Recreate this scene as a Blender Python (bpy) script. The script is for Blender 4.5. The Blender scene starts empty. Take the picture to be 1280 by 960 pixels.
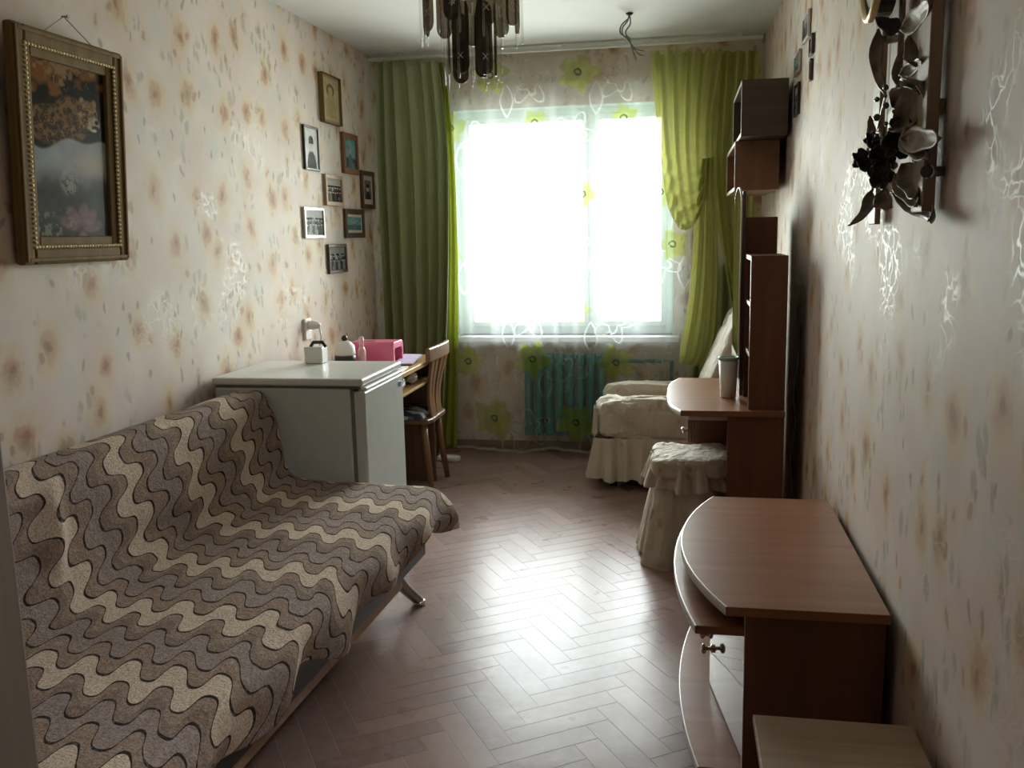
import bpy, bmesh, math, random
import numpy as np
from mathutils import Vector, Matrix, Euler, noise as mnoise
random.seed(7); RNG = np.random.default_rng(5)
PI = math.pi
scn = bpy.context.scene
COL = scn.collection

# ------------------------------------------------------------------ camera
CAM_H = 1.40
YAW, PITCH, ROLL, FPX = 0.18536853, 0.163436, -0.02127725, 1133.886
fw = Vector((-math.sin(YAW) * math.cos(PITCH), math.cos(YAW) * math.cos(PITCH), -math.sin(PITCH)))
r0 = Vector((math.cos(YAW), math.sin(YAW), 0)); u0 = r0.cross(fw)
rt = math.cos(ROLL) * r0 + math.sin(ROLL) * u0
up = -math.sin(ROLL) * r0 + math.cos(ROLL) * u0
cd = bpy.data.cameras.new('camera'); cam = bpy.data.objects.new('camera', cd); COL.objects.link(cam)
cam.matrix_world = Matrix(((rt.x, up.x, -fw.x, 0), (rt.y, up.y, -fw.y, 0), (rt.z, up.z, -fw.z, CAM_H), (0, 0, 0, 1)))
cd.sensor_fit = 'HORIZONTAL'; cd.sensor_width = 36; cd.lens = FPX / 1280 * 36; cd.clip_start = 0.05
scn.camera = cam

def at(px, py, ax, val):
    """the point of the plane (axis = val) that stands at a place measured in the photograph"""
    d = fw + (px - 640) / FPX * rt - (py - 480) / FPX * up
    c = Vector((0, 0, CAM_H)); t = (val - c[ax]) / d[ax]
    return c + t * d

# ------------------------------------------------------------------ world, light, exposure
scn.view_settings.view_transform = 'Standard'; scn.view_settings.look = 'None'
scn.view_settings.gamma = 1; scn.view_settings.use_curve_mapping = False
scn.view_settings.exposure = 0.42
w = bpy.data.worlds.new('overcast_sky'); scn.world = w; w.use_nodes = True
bg = w.node_tree.nodes['Background']
SKY = 28.0
wt = w.node_tree
tc = wt.nodes.new('ShaderNodeTexCoord'); sp = wt.nodes.new('ShaderNodeSeparateXYZ')
wr = wt.nodes.new('ShaderNodeValToRGB')
wt.links.new(tc.outputs['Generated'], sp.inputs[0]); wt.links.new(sp.outputs[2], wr.inputs[0])
wr.color_ramp.elements[0].position = 0.0; wr.color_ramp.elements[0].color = (0.66, 0.67, 0.62, 1)
wr.color_ramp.elements[1].position = 0.35; wr.color_ramp.elements[1].color = (0.95, 0.975, 1.0, 1)
wt.links.new(wr.outputs[0], bg.inputs[0]); bg.inputs[1].default_value = SKY
pl = bpy.data.lights.new('window_portal', 'AREA'); pl.shape = 'RECTANGLE'; pl.size = 1.44; pl.size_y = 1.46
po = bpy.data.objects.new('window_portal', pl); COL.objects.link(po)
po.location = (-0.73, 6.12, 1.46); po.rotation_euler = (-PI / 2, 0, 0); pl.cycles.is_portal = True
scn.cycles.max_bounces = 14; scn.cycles.diffuse_bounces = 8; scn.cycles.glossy_bounces = 5
scn.cycles.transparent_max_bounces = 16; scn.cycles.transmission_bounces = 6
scn.cycles.use_denoising = True; scn.cycles.sample_clamp_indirect = 8.0
scn.cycles.caustics_reflective = False; scn.cycles.caustics_refractive = False

# ------------------------------------------------------------------ material helpers
class G:
    def __init__(s, name):
        s.m = bpy.data.materials.new(name); s.m.use_nodes = True
        s.t = s.m.node_tree; s.b = s.t.nodes['Principled BSDF']; s.out = s.t.nodes['Material Output']
    def n(s, typ, ins=None, **pr):
        nd = s.t.nodes.new('ShaderNode' + typ)
        for k, v in pr.items(): setattr(nd, k, v)
        for k, v in (ins or {}).items(): s.put(nd.inputs[k], v)
        return nd
    def put(s, sock, v):
        if isinstance(v, bpy.types.NodeSocket): s.t.links.new(v, sock)
        else:
            if isinstance(v, tuple) and len(v) == 3 and sock.type == 'RGBA': v = v + (1,)
            sock.default_value = v
    def math(s, op, a, b=0.0, c=None, clamp=False):
        nd = s.t.nodes.new('ShaderNodeMath'); nd.operation = op; nd.use_clamp = clamp
        s.put(nd.inputs[0], a); s.put(nd.inputs[1], b)
        if c is not None: s.put(nd.inputs[2], c)
        return nd.outputs[0]
    def mix(s, f, a, b, mode='MIX'):
        nd = s.t.nodes.new('ShaderNodeMix'); nd.data_type = 'RGBA'; nd.blend_type = mode; nd.clamp_factor = True
        s.put(nd.inputs[0], f); s.put(nd.inputs[6], a); s.put(nd.inputs[7], b)
        return nd.outputs[2]
    def ramp(s, f, stops, interp='LINEAR'):
        nd = s.t.nodes.new('ShaderNodeValToRGB'); cr = nd.color_ramp; cr.interpolation = interp
        s.put(nd.inputs[0], f)
        while len(cr.elements) < len(stops): cr.elements.new(0.5)
        for e, (p, c) in zip(cr.elements, stops):
            e.position = p; e.color = (c + (1,)) if isinstance(c, tuple) else (c, c, c, 1)
        return nd.outputs[0]
    def coord(s, which='Object'): return s.n('TexCoord').outputs[which]
    def mapping(s, v, scale=(1, 1, 1), rot=(0, 0, 0), loc=(0, 0, 0)):
        return s.n('Mapping', {'Vector': v, 'Scale': scale, 'Rotation': rot, 'Location': loc}).outputs[0]
    def noise(s, v, scale, detail=2, rough=0.5, out=0):
        return s.n('TexNoise', {'Vector': v, 'Scale': scale, 'Detail': detail, 'Roughness': rough}).outputs[out]
    def vor(s, v, scale, feature='F1', rand=1.0, dims='3D'):
        return s.n('TexVoronoi', {'Vector': v, 'Scale': scale, 'Randomness': rand}, feature=feature, voronoi_dimensions=dims)
    def smooth(s, x, a, b):
        nd = s.n('MapRange', {0: x, 1: a, 2: b, 3: 0.0, 4: 1.0}, interpolation_type='SMOOTHSTEP'); return nd.outputs[0]
    def bump(s, h, strength=0.3, dist=0.01):
        o = s.n('Bump', {'Height': h, 'Strength': strength, 'Distance': dist}).outputs[0]
        s.put(s.b.inputs['Normal'], o); return o
    def base(s, c, rough=0.5, metal=0.0, spec=0.5):
        s.put(s.b.inputs['Base Color'], c); s.put(s.b.inputs['Roughness'], rough)
        s.put(s.b.inputs['Metallic'], metal); s.put(s.b.inputs['Specular IOR Level'], spec); return s

def plain(name, c, rough=0.5, metal=0.0, spec=0.5, var=0.12, scale=18, bump=0.0, bscale=80):
    g = G(name); co = g.coord()
    nz = g.noise(co, scale, 3)
    d = tuple(max(0, x * (1 - var)) for x in c); l = tuple(min(1, x * (1 + var)) for x in c)
    g.base(g.mix(g.smooth(nz, 0.3, 0.7), d, l), rough, metal, spec)
    if bump: g.bump(g.noise(co, bscale, 3), bump, 0.004)
    return g.m

def wood(name, dark, light, axis='x', rough=0.35, scale=1.0, spec=0.5):
    g = G(name); co = g.coord()
    st = {'x': (1.2, 22, 22), 'y': (22, 1.2, 22), 'z': (22, 22, 1.2)}[axis]
    v = g.mapping(co, tuple(k * scale for k in st))
    n1 = g.noise(v, 1.0, 5, 0.6); n2 = g.noise(g.mapping(co, tuple(k * 3 * scale for k in st)), 1.0, 3)
    f = g.math('ADD', g.math('MULTIPLY', n1, 0.75), g.math('MULTIPLY', n2, 0.25))
    g.base(g.ramp(f, [(0.32, dark), (0.68, light)]), rough, 0, spec)
    g.bump(n2, 0.05, 0.002)
    return g.m

def wallpaper(name):
    g = G(name); co = g.coord()
    s3 = g.n('SeparateXYZ', {0: co})
    u = g.math('ADD', s3.outputs[0], s3.outputs[1])
    v = g.n('CombineXYZ', {0: u, 1: s3.outputs[2], 2: 0.0}).outputs[0]
    wn = g.n('TexNoise', {'Vector': v, 'Scale': 9.0, 'Detail': 3.0})
    wv = g.n('VectorMath', {0: wn.outputs[1], 1: (0.5, 0.5, 0.5)}, operation='SUBTRACT').outputs[0]
    ws = g.n('VectorMath', {0: wv, 3: 0.085}, operation='SCALE').outputs[0]
    vw = g.n('VectorMath', {0: v, 1: ws}, operation='ADD').outputs[0]
    vs = g.mapping(vw, (1.15, 0.85, 1))          # motifs slightly taller than wide
    basec = g.mix(g.smooth(g.noise(v, 3.5, 3), 0.35, 0.65), (0.64, 0.53, 0.475), (0.70, 0.61, 0.54))
    pv = g.vor(vs, 5.2, rand=0.9, dims='2D'); basec = g.mix(g.math('MULTIPLY', g.smooth(g.math('ADD', pv.outputs['Distance'], g.math('MULTIPLY', g.noise(v, 14, 3), 0.3)), 0.5, 0.3), g.math('MULTIPLY', g.n('SeparateColor', {0: pv.outputs['Color']}).outputs[0], 0.75)), basec, (0.60, 0.575, 0.535))
    # large roses: pale yellow petals, peach heart, brown eye
    v1 = g.vor(vs, 3.9, rand=0.72, dims='2D'); d1 = v1.outputs['Distance']
    ptn = g.noise(v, 26, 3)
    dd1 = g.math('ADD', d1, g.math('MULTIPLY', g.math('SUBTRACT', ptn, 0.5), 0.16))
    cellc = g.n('SeparateColor', {0: v1.outputs['Color']})
    c = g.mix(g.math('MULTIPLY', g.smooth(dd1, 0.40, 0.12), 0.68), basec, (0.63, 0.50, 0.29))
    c = g.mix(g.math('MULTIPLY', g.smooth(dd1, 0.21, 0.10), g.math('MULTIPLY_ADD', cellc.outputs[0], 0.5, 0.35)), c, (0.47, 0.255, 0.165))
    dl = g.vor(g.mapping(vs, (1.2, 0.8, 1), loc=(0.02, 0.012, 0)), 3.9, rand=0.72, dims='2D').outputs['Distance']
    c = g.mix(g.math('MULTIPLY', g.smooth(dd1, 0.095, 0.02), 0.6), c, (0.27, 0.125, 0.07))
    # small rose buds
    v2 = g.vor(g.mapping(vs, (1, 1, 1), loc=(0.37, 0.61, 0)), 5.6, rand=0.95, dims='2D')
    d2 = g.math('ADD', v2.outputs['Distance'], g.math('MULTIPLY', g.math('SUBTRACT', ptn, 0.5), 0.14))
    pick2 = g.math('GREATER_THAN', g.n('SeparateColor', {0: v2.outputs['Color']}).outputs[1], 0.5)
    c = g.mix(g.math('MULTIPLY', g.math('MULTIPLY', g.smooth(d2, 0.26, 0.12), pick2), 0.45), c, (0.62, 0.49, 0.33))
    c = g.mix(g.math('MULTIPLY', g.math('MULTIPLY', g.smooth(d2, 0.11, 0.05), pick2), 0.6), c, (0.40, 0.20, 0.14))
    # grey green leaf sprigs
    v3 = g.vor(g.mapping(vs, (1.3, 0.75, 1), loc=(0.13, 0.27, 0)), 15, rand=1.0, dims='2D')
    m3 = g.smooth(g.noise(v, 5.2, 2), 0.52, 0.60)
    d3 = g.math('MULTIPLY', g.smooth(v3.outputs['Distance'], 0.36, 0.2), m3)
    c = g.mix(g.math('MULTIPLY', d3, 0.5), c, (0.31, 0.30, 0.22))
    v4 = g.vor(g.mapping(vs, (1.3, 0.8, 1), loc=(0.51, 0.17, 0)), 9, rand=1.0, dims='2D')
    m4 = g.math('GREATER_THAN', g.n('SeparateColor', {0: v4.outputs['Color']}).outputs[2], 0.62)
    c = g.mix(g.math('MULTIPLY', g.math('MULTIPLY', g.smooth(v4.outputs['Distance'], 0.15, 0.06), m4), 0.55), c, (0.22, 0.17, 0.12))
    # embossed lustre tracery
    ve = g.vor(g.n('VectorMath', {0: v, 1: g.n('VectorMath', {0: wv, 3: 0.2}, operation='SCALE').outputs[0]}, operation='ADD').outputs[0], 26, feature='DISTANCE_TO_EDGE', dims='2D')
    ln = g.math('MULTIPLY', g.smooth(ve.outputs['Distance'], 0.13, 0.03), g.smooth(g.noise(v, 2.6, 3), 0.50, 0.62))
    c = g.mix(g.math('MULTIPLY', ln, 0.22), c, (0.74, 0.69, 0.62))
    ro = g.math('SUBTRACT', 0.62, g.math('MULTIPLY', ln, 0.17))
    g.base(c, ro, 0, 0.28)
    fine = g.noise(v, 140, 2)
    g.bump(g.math('ADD', g.math('MULTIPLY', ln, 0.5), g.math('MULTIPLY', fine, 0.25)), 0.10, 0.003)
    return g.m

def thin(name, col, transp=0.2, transl=0.45, use_attr=False, rough=0.8, var=0.1):
    """thin cloth: part lets light straight through, part scatters it through"""
    g = G(name); co = g.coord()
    nz = g.noise(co, 60, 3)
    c = g.mix(nz, tuple(k * (1 - var) for k in col), tuple(min(1, k * (1 + var)) for k in col))
    tr = transp
    if use_attr:
        a = g.n('Attribute', attribute_name='col'); c = a.outputs['Color']
        tr = g.math('SUBTRACT', 1.0, a.outputs['Alpha'])
    di = g.n('BsdfDiffuse', {'Color': c}); tl = g.n('BsdfTranslucent', {'Color': c}); tp = g.n('BsdfTransparent')
    m1 = g.n('MixShader', {0: transl, 1: di.outputs[0], 2: tl.outputs[0]})
    m2 = g.n('MixShader', {0: tr, 1: m1.outputs[0], 2: tp.outputs[0]})
    g.t.links.new(m2.outputs[0], g.out.inputs[0])
    return g.m

def painted(name, rough=0.35):
    g = G(name); a = g.n('Attribute', attribute_name='col')
    g.base(a.outputs['Color'], rough, 0, 0.07); return g.m

def glass_pane(name):
    g = G(name)
    tp = g.n('BsdfTransparent', {'Color': (0.96, 0.99, 0.98)}); gl = g.n('BsdfGlossy', {'Color': (1, 1, 1), 'Roughness': 0.02})
    fr = g.n('Fresnel', {0: 1.45}); nz = g.noise(g.coord(), 3)
    f = g.math('MULTIPLY', fr.outputs[0], g.math('MULTIPLY_ADD', nz, 0.1, 0.9))
    m = g.n('MixShader', {0: f, 1: tp.outputs[0], 2: gl.outputs[0]}); g.t.links.new(m.outputs[0], g.out.inputs[0])
    return g.m

M = {}
M['paper'] = wallpaper('floral_wallpaper')
M['white'] = plain('white_paint', (0.72, 0.73, 0.71), 0.45, var=0.03)
M['ceil'] = plain('ceiling_whitewash', (0.70, 0.70, 0.68), 0.9, var=0.03, scale=3)
M['mintwhite'] = plain('window_enamel', (0.70, 0.84, 0.80), 0.3, var=0.03)
M['glass'] = glass_pane('window_glass')
M['hall'] = wood('dark_unseen_walls', (0.05, 0.035, 0.026), (0.09, 0.062, 0.045), 'z', 0.6)  # dark wood invented for the unseen walls, to cut bounce from behind
M['brownwood'] = wood('skirting_wood', (0.13, 0.075, 0.05), (0.22, 0.13, 0.085), 'y', 0.45)
M['jamb'] = wood('door_casing_wood', (0.055, 0.04, 0.03), (0.10, 0.075, 0.055), 'z', 0.5)
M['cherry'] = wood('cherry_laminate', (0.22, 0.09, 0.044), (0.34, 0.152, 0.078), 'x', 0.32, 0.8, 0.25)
M['cherry_z'] = wood('cherry_laminate_shaded', (0.125, 0.052, 0.03), (0.19, 0.083, 0.048), 'z', 0.4, 0.8, 0.25)  # same cherry laminate, darkened in colour for the shade on upright faces
M['cherry_o'] = wood('alder_laminate', (0.17, 0.075, 0.035), (0.25, 0.115, 0.055), 'z', 0.36, 0.7)
M['wenge'] = wood('wenge_laminate', (0.05, 0.03, 0.022), (0.09, 0.055, 0.04), 'x', 0.4, 0.8)
M['edge'] = plain('pale_edge_band', (0.62, 0.56, 0.50), 0.3, var=0.05)
M['desk_y'] = wood('yellow_oak_laminate', (0.40, 0.24, 0.085), (0.52, 0.34, 0.14), 'y', 0.25)
M['desk_d'] = wood('brown_desk_panel', (0.10, 0.055, 0.033), (0.17, 0.095, 0.055), 'z', 0.4)
M['chairwood'] = wood('chair_varnished_wood', (0.15, 0.075, 0.035), (0.26, 0.14, 0.07), 'z', 0.3)
M['stoolwood'] = wood('greyed_oak_board', (0.29, 0.198, 0.132), (0.42, 0.30, 0.21), 'x', 0.55, 1.2, 0.3)
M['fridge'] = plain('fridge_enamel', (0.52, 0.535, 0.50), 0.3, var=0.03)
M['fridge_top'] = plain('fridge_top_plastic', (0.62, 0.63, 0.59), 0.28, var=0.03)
M['seal'] = plain('fridge_seal', (0.16, 0.155, 0.13), 0.6)
M['chrome'] = plain('chrome', (0.75, 0.74, 0.72), 0.15, 1.0, var=0.03)
M['bronze'] = plain('bronze_knob', (0.42, 0.36, 0.28), 0.22, 1.0, var=0.05)
M['steel'] = plain('dull_steel', (0.35, 0.33, 0.31), 0.35, 1.0)
M['black'] = plain('black_plastic', (0.015, 0.015, 0.017), 0.4)
M['blue'] = plain('blue_badge', (0.05, 0.14, 0.22), 0.3)
M['pink'] = plain('pink_plastic', (0.72, 0.16, 0.28), 0.28, var=0.04)
M['palepink'] = plain('pale_pink_plastic', (0.75, 0.42, 0.46), 0.4)
M['whiteplastic'] = plain('white_plastic', (0.75, 0.75, 0.73), 0.35, var=0.03)
M['lilac'] = plain('lilac_paper', (0.55, 0.50, 0.68), 0.6)
M['teal'] = plain('teal_enamel', (0.03, 0.20, 0.17), 0.35, var=0.15)
M['greencurt'] = thin('green_curtain', (0.43, 0.475, 0.27), 0.0, 0.22)
M['limeedge'] = thin('lit_edge', (0.42, 0.46, 0.09), 0.06, 0.5)  # lime tint put in for light passing through the curtain's thin edge
M['lime'] = thin('lime_voile', (0.58, 0.58, 0.23), 0.20, 0.45)
M['tulle'] = thin('flowered_tulle', (0.8, 0.8, 0.8), 0.7, 0.62, use_attr=True)
M['print'] = painted('printed_picture', 0.22)
M['gold'] = plain('gold_bead', (0.95, 0.80, 0.46), 0.35, 0.45, var=0.1)
M['goldframe'] = wood('gilt_moulding', (0.15, 0.10, 0.038), (0.25, 0.17, 0.072), 'z', 0.65, 1.0, 0.1)
M['string'] = plain('string', (0.45, 0.40, 0.33), 0.8)
def smoked():
    g = G('smoked_glass'); g.base(g.mix(g.noise(g.coord(), 60, 3), (0.05, 0.04, 0.03), (0.10, 0.08, 0.06)), 0.15)
    tp = g.n('BsdfTransparent', {'Color': (0.50, 0.43, 0.35)})
    m = g.n('MixShader', {0: 0.62, 1: g.b.outputs[0], 2: tp.outputs[0]}); g.t.links.new(m.outputs[0], g.out.inputs[0]); return g.m
M['smoke'] = smoked()
M['leather'] = plain('brown_leather', (0.21, 0.155, 0.11), 0.42, var=0.35, scale=30, bump=0.4)
M['leather_l'] = plain('pale_leather', (0.34, 0.27, 0.20), 0.5, var=0.3, scale=30, bump=0.4)
M['leather_d'] = plain('dark_leather', (0.035, 0.022, 0.022), 0.35, var=0.5, scale=30, bump=0.3)
M['slat'] = wood('trellis_slat', (0.27, 0.20, 0.14), (0.40, 0.31, 0.22), 'z', 0.5)
def glassrod():
    g = G('clear_glass_rod')
    tp = g.n('BsdfTransparent', {'Color': (0.93, 0.93, 0.91)}); gl = g.n('BsdfGlossy', {'Roughness': 0.08})
    lw = g.n('LayerWeight', {0: 0.45}); f = g.math('MULTIPLY', lw.outputs['Facing'], g.math('MULTIPLY_ADD', g.noise(g.coord(), 40), 0.2, 0.35))
    m = g.n('MixShader', {0: f, 1: tp.outputs[0], 2: gl.outputs[0]}); g.t.links.new(m.outputs[0], g.out.inputs[0]); return g.m
M['rod'] = glassrod()
def mirror():
    g = G('mirror_glass'); g.base(g.mix(g.noise(g.coord(), 2), (0.72, 0.74, 0.72), (0.76, 0.77, 0.75)), 0.03, 1.0); return g.m
M['mirror'] = mirror()

def slipcloth():
    g = G('slipcover_cotton'); co = g.coord()
    c = g.mix(g.noise(co, 8, 3), (0.50, 0.44, 0.35), (0.62, 0.56, 0.46))
    v = g.vor(g.n('VectorMath', {0: co, 1: g.n('VectorMath', {0: g.noise(co, 12, 2, out=1), 3: 0.08}, operation='SCALE').outputs[0]}, operation='ADD').outputs[0], 7.5, rand=0.9)
    c = g.mix(g.math('MULTIPLY', g.smooth(v.outputs[0], 0.2, 0.1), 0.65), c, (0.30, 0.20, 0.14))
    c = g.mix(g.math('MULTIPLY', g.smooth(v.outputs[0], 0.42, 0.28), 0.22), c, (0.45, 0.38, 0.24))
    g.base(c, 0.75, 0, 0.25)
    g.bump(g.math('ADD', g.noise(g.mapping(co, (1, 1, 0.4)), 30, 4), g.math('MULTIPLY', g.noise(co, 11, 3), 1.5)), 0.6, 0.02); return g.m
M['slip'] = slipcloth()
def cushion():
    g = G('patterned_cushion'); co = g.coord()
    v = g.vor(g.mapping(co, (14, 30, 14)), 1.0)
    g.base(g.ramp(g.n('SeparateColor', {0: v.outputs['Color']}).outputs[0], [(0.0, (0.05, 0.065, 0.10)), (0.45, (0.55, 0.58, 0.62)), (0.7, (0.16, 0.19, 0.26)), (0.8, (0.7, 0.72, 0.74))], 'CONSTANT'), 0.8); return g.m
M['cushion'] = cushion()
def bag():
    g = G('crumpled_bag'); co = g.coord()
    g.base(g.mix(g.noise(co, 20, 3), (0.42, 0.42, 0.47), (0.75, 0.75, 0.78)), 0.25); g.bump(g.noise(co, 45, 4), 0.9, 0.02); return g.m
M['bag'] = bag()

def blanket_mat():
    g = G('wavy_plush_blanket'); uv = g.n('UVMap', uv_map='uv').outputs[0]; s = g.n('SeparateXYZ', {0: uv}); co = g.coord()
    U, V = s.outputs[0], s.outputs[1]
    th = g.math('MULTIPLY', g.math('ADD', U, g.math('MULTIPLY', g.noise(uv, 2.5, 1), 0.08)), 2 * PI / 0.118)
    th = g.math('ADD', th, g.math('MULTIPLY', V, 0.24 * 2 * PI / 0.118))
    sn = g.math('SINE', th)
    wave = g.math('MULTIPLY', 1.2, g.math('DIVIDE', sn, g.math('SQRT', g.math('ADD', g.math('MULTIPLY', sn, sn), 0.45))))
    amp = g.math('MULTIPLY', wave, 0.040)
    vv = g.math('ADD', g.math('ADD', V, amp), g.math('MULTIPLY', g.math('SUBTRACT', g.noise(uv, 5, 2), 0.5), 0.05))
    f = g.math('FRACT', g.math('DIVIDE', vv, 0.335))
    cream, brown, grey, dkb = (0.72, 0.59, 0.455), (0.37, 0.27, 0.205), (0.36, 0.285, 0.25), (0.29, 0.21, 0.165)
    ln = (0.035, 0.024, 0.022)
    e = 0.028
    st = [(0.0, cream), (0.24, ln), (0.24 + e * 1.1, brown), (0.46, ln), (0.46 + e, grey), (0.72, ln), (0.72 + e, dkb), (0.86, brown), (0.965, ln), (1.0 - 0.008, cream)]
    c = g.ramp(f, st, 'CONSTANT')
    n1 = g.noise(co, 170, 3, 0.7); n2 = g.noise(co, 55, 3)
    c = g.mix(g.math('MULTIPLY', g.smooth(n1, 0.40, 0.66), 0.75), c, g.mix(0.55, c, (0.0, 0.0, 0.0)))
    c = g.mix(g.math('MULTIPLY', g.smooth(n2, 0.5, 0.75), 0.3), c, g.mix(0.5, c, (0.75, 0.70, 0.64)))
    g.base(c, 0.95, 0, 0.15)
    lnm = g.ramp(f, [(0.0, 1.0), (0.27, 0.0), (0.30, 1.0), (0.46, 0.0), (0.485, 1.0), (0.72, 0.0), (0.745, 1.0), (0.965, 0.0), (0.99, 1.0)], 'CONSTANT')
    g.bump(g.math('ADD', g.math('MULTIPLY', n1, 0.8), g.math('ADD', g.math('MULTIPLY', n2, 0.7), g.math('MULTIPLY', lnm, 0.5))), 0.7, 0.012)
    return g.m
M['blanket'] = blanket_mat()

def plank_mat(name, stuff):
    g = G(name); co = g.coord()
    rnd = g.n('Attribute', attribute_name='tone').outputs['Fac'] if stuff else g.n('ObjectInfo').outputs['Random']
    geo = g.n('NewGeometry').outputs['Position']
    c = g.ramp(rnd, [(0.0, (0.20, 0.125, 0.102)), (0.35, (0.26, 0.165, 0.136)), (0.6, (0.295, 0.19, 0.156)), (0.85, (0.235, 0.152, 0.13)), (1.0, (0.34, 0.222, 0.178))])
    nz = g.noise(geo, 26, 4, 0.65)
    c = g.mix(g.math('MULTIPLY', g.smooth(nz, 0.35, 0.7), 0.35), c, (0.31, 0.235, 0.21))
    c = g.mix(g.math('MULTIPLY', g.smooth(g.noise(geo, 9, 3), 0.45, 0.85), 0.3), c, (0.16, 0.105, 0.09))
    g.base(c, g.math('MULTIPLY_ADD', g.noise(geo, 6, 3), 0.10, 0.24), 0, 0.12)
    h = g.math('ADD', g.math('MULTIPLY', g.noise(geo, 3.2, 2), 1.0), g.math('MULTIPLY', g.noise(geo, 17, 2), 0.22))
    g.bump(h, 0.10, 0.02)
    return g.m
M['plank'] = plank_mat('parquet_strip_finish', False); M['plank_s'] = plank_mat('parquet_strip_finish_far', True)
M['joint'] = plain('parquet_joint', (0.50, 0.40, 0.35), 0.30, spec=0.12)  # pale printed joints; the colour also stands in for glints off the grooves

# ------------------------------------------------------------------ object helpers
def setp(o, label=None, cat=None, group=None, kind=None):
    if label: o['label'] = label
    if cat: o['category'] = cat
    if group: o['group'] = group
    if kind: o['kind'] = kind
    return o
def thing(name, loc, label, cat, group=None):
    o = bpy.data.objects.new(name, None); COL.objects.link(o); o.location = loc; o.empty_display_size = 0.05
    return setp(o, label, cat, group)
def adopt(o, parent):
    o.parent = parent
    p = parent; off = Vector((0, 0, 0))
    while p is not None: off += p.location; p = p.parent
    o.location = o.location - off
class MB:
    def __init__(s): s.v = []; s.f = []; s.uv = None
    def add(s, vs, fs):
        k = len(s.v); s.v += [tuple(p) for p in vs]; s.f += [tuple(i + k for i in q) for q in fs]; return s
    def box(s, x, y, z):
        (a, b), (c, d), (e, f) = x, y, z
        return s.add([(a, c, e), (b, c, e), (b, d, e), (a, d, e), (a, c, f), (b, c, f), (b, d, f), (a, d, f)],
                     [(0, 3, 2, 1), (4, 5, 6, 7), (0, 1, 5, 4), (1, 2, 6, 5), (2, 3, 7, 6), (3, 0, 4, 7)])
    def prism(s, pts, z0, z1, axis=2):
        """closed outline pts (2D, counter-clockwise) pulled along an axis"""
        n = len(pts)
        def P(p, h): return {2: (p[0], p[1], h), 1: (p[0], h, p[1]), 0: (h, p[0], p[1])}[axis]
        vs = [P(p, z0) for p in pts] + [P(p, z1) for p in pts]
        fs = [tuple(range(n))[::-1], tuple(range(n, 2 * n))] + [(i, (i + 1) % n, n + (i + 1) % n, n + i) for i in range(n)]
        return s.add(vs, fs)
    def tube(s, pts, r, n=8, cap=True):
        pts = [Vector(p) for p in pts]; rs = r if isinstance(r, (list, tuple)) else [r] * len(pts)
        vs = []; fs = []; prev = None
        for i, p in enumerate(pts):
            t = (pts[min(i + 1, len(pts) - 1)] - pts[max(i - 1, 0)]).normalized()
            if prev is None:
                a = Vector((0, 0, 1)) if abs(t.z) < 0.9 else Vector((1, 0, 0)); nrm = t.cross(a).normalized()
            else: nrm = (prev - t * prev.dot(t)).normalized()
            prev = nrm; bi = t.cross(nrm)
            for k in range(n):
                an = 2 * PI * k / n; vs.append(p + rs[i] * (math.cos(an) * nrm + math.sin(an) * bi))
        for i in range(len(pts) - 1):
            for k in range(n): fs.append((i * n + k, i * n + (k + 1) % n, (i + 1) * n + (k + 1) % n, (i + 1) * n + k))
        if cap: fs += [tuple(range(n))[::-1], tuple(range((len(pts) - 1) * n, len(pts) * n))]
        return s.add(vs, fs)
    def lathe(s, prof, c=(0, 0, 0), n=24, axis='z'):
        vs = []; fs = []
        for (r, h) in prof:
            for k in range(n):
                a = 2 * PI * k / n; x, y = r * math.cos(a), r * math.sin(a)
                p = {'z': (x, y, h), 'x': (h, x, y), 'y': (x, h, y)}[axis]
                vs.append((p[0] + c[0], p[1] + c[1], p[2] + c[2]))
        for i in range(len(prof) - 1):
            for k in range(n): fs.append((i * n + k, i * n + (k + 1) % n, (i + 1) * n + (k + 1) % n, (i + 1) * n + k))
        fs += [tuple(range(n))[::-1], tuple(range((len(prof) - 1) * n, len(prof) * n))]
        return s.add(vs, fs)
    def ball(s, c, r, n=10, m=6, sc=(1, 1, 1)):
        prof = [(max(1e-4, r * math.sin(PI * i / m)), -r * math.cos(PI * i / m)) for i in range(m + 1)]
        b = MB().lathe(prof, (0, 0, 0), n)
        return s.add([(p[0] * sc[0] + c[0], p[1] * sc[1] + c[1], p[2] * sc[2] + c[2]) for p in b.v], b.f)
    def build(s, name, mat, parent=None, bevel=0.0, smooth=False, seg=2, sub=0, fix=True):
        me = bpy.data.meshes.new(name); me.from_pydata(s.v, [], s.f); me.validate()
        if fix:
            bm = bmesh.new(); bm.from_mesh(me); bmesh.ops.recalc_face_normals(bm, faces=bm.faces); bm.to_mesh(me); bm.free()
        me.materials.append(M[mat] if isinstance(mat, str) else mat)
        o = bpy.data.objects.new(name, me); COL.objects.link(o)
        # origin at the middle of the shape
        a = np.array(s.v); c = Vector(((a.min(0) + a.max(0)) / 2).tolist())
        me.transform(Matrix.Translation(-c)); o.location = c
        if smooth:
            for p in me.polygons: p.use_smooth = True
        if bevel:
            m = o.modifiers.new('bevel', 'BEVEL'); m.width = bevel; m.segments = seg; m.limit_method = 'ANGLE'
        if sub:
            m = o.modifiers.new('sub', 'SUBSURF'); m.levels = sub; m.render_levels = sub
        if parent is not None: adopt(o, parent)
        return o
def box(name, x, y, z, mat, parent=None, bevel=0.003): return MB().box(x, y, z).build(name, mat, parent, bevel)

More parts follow.
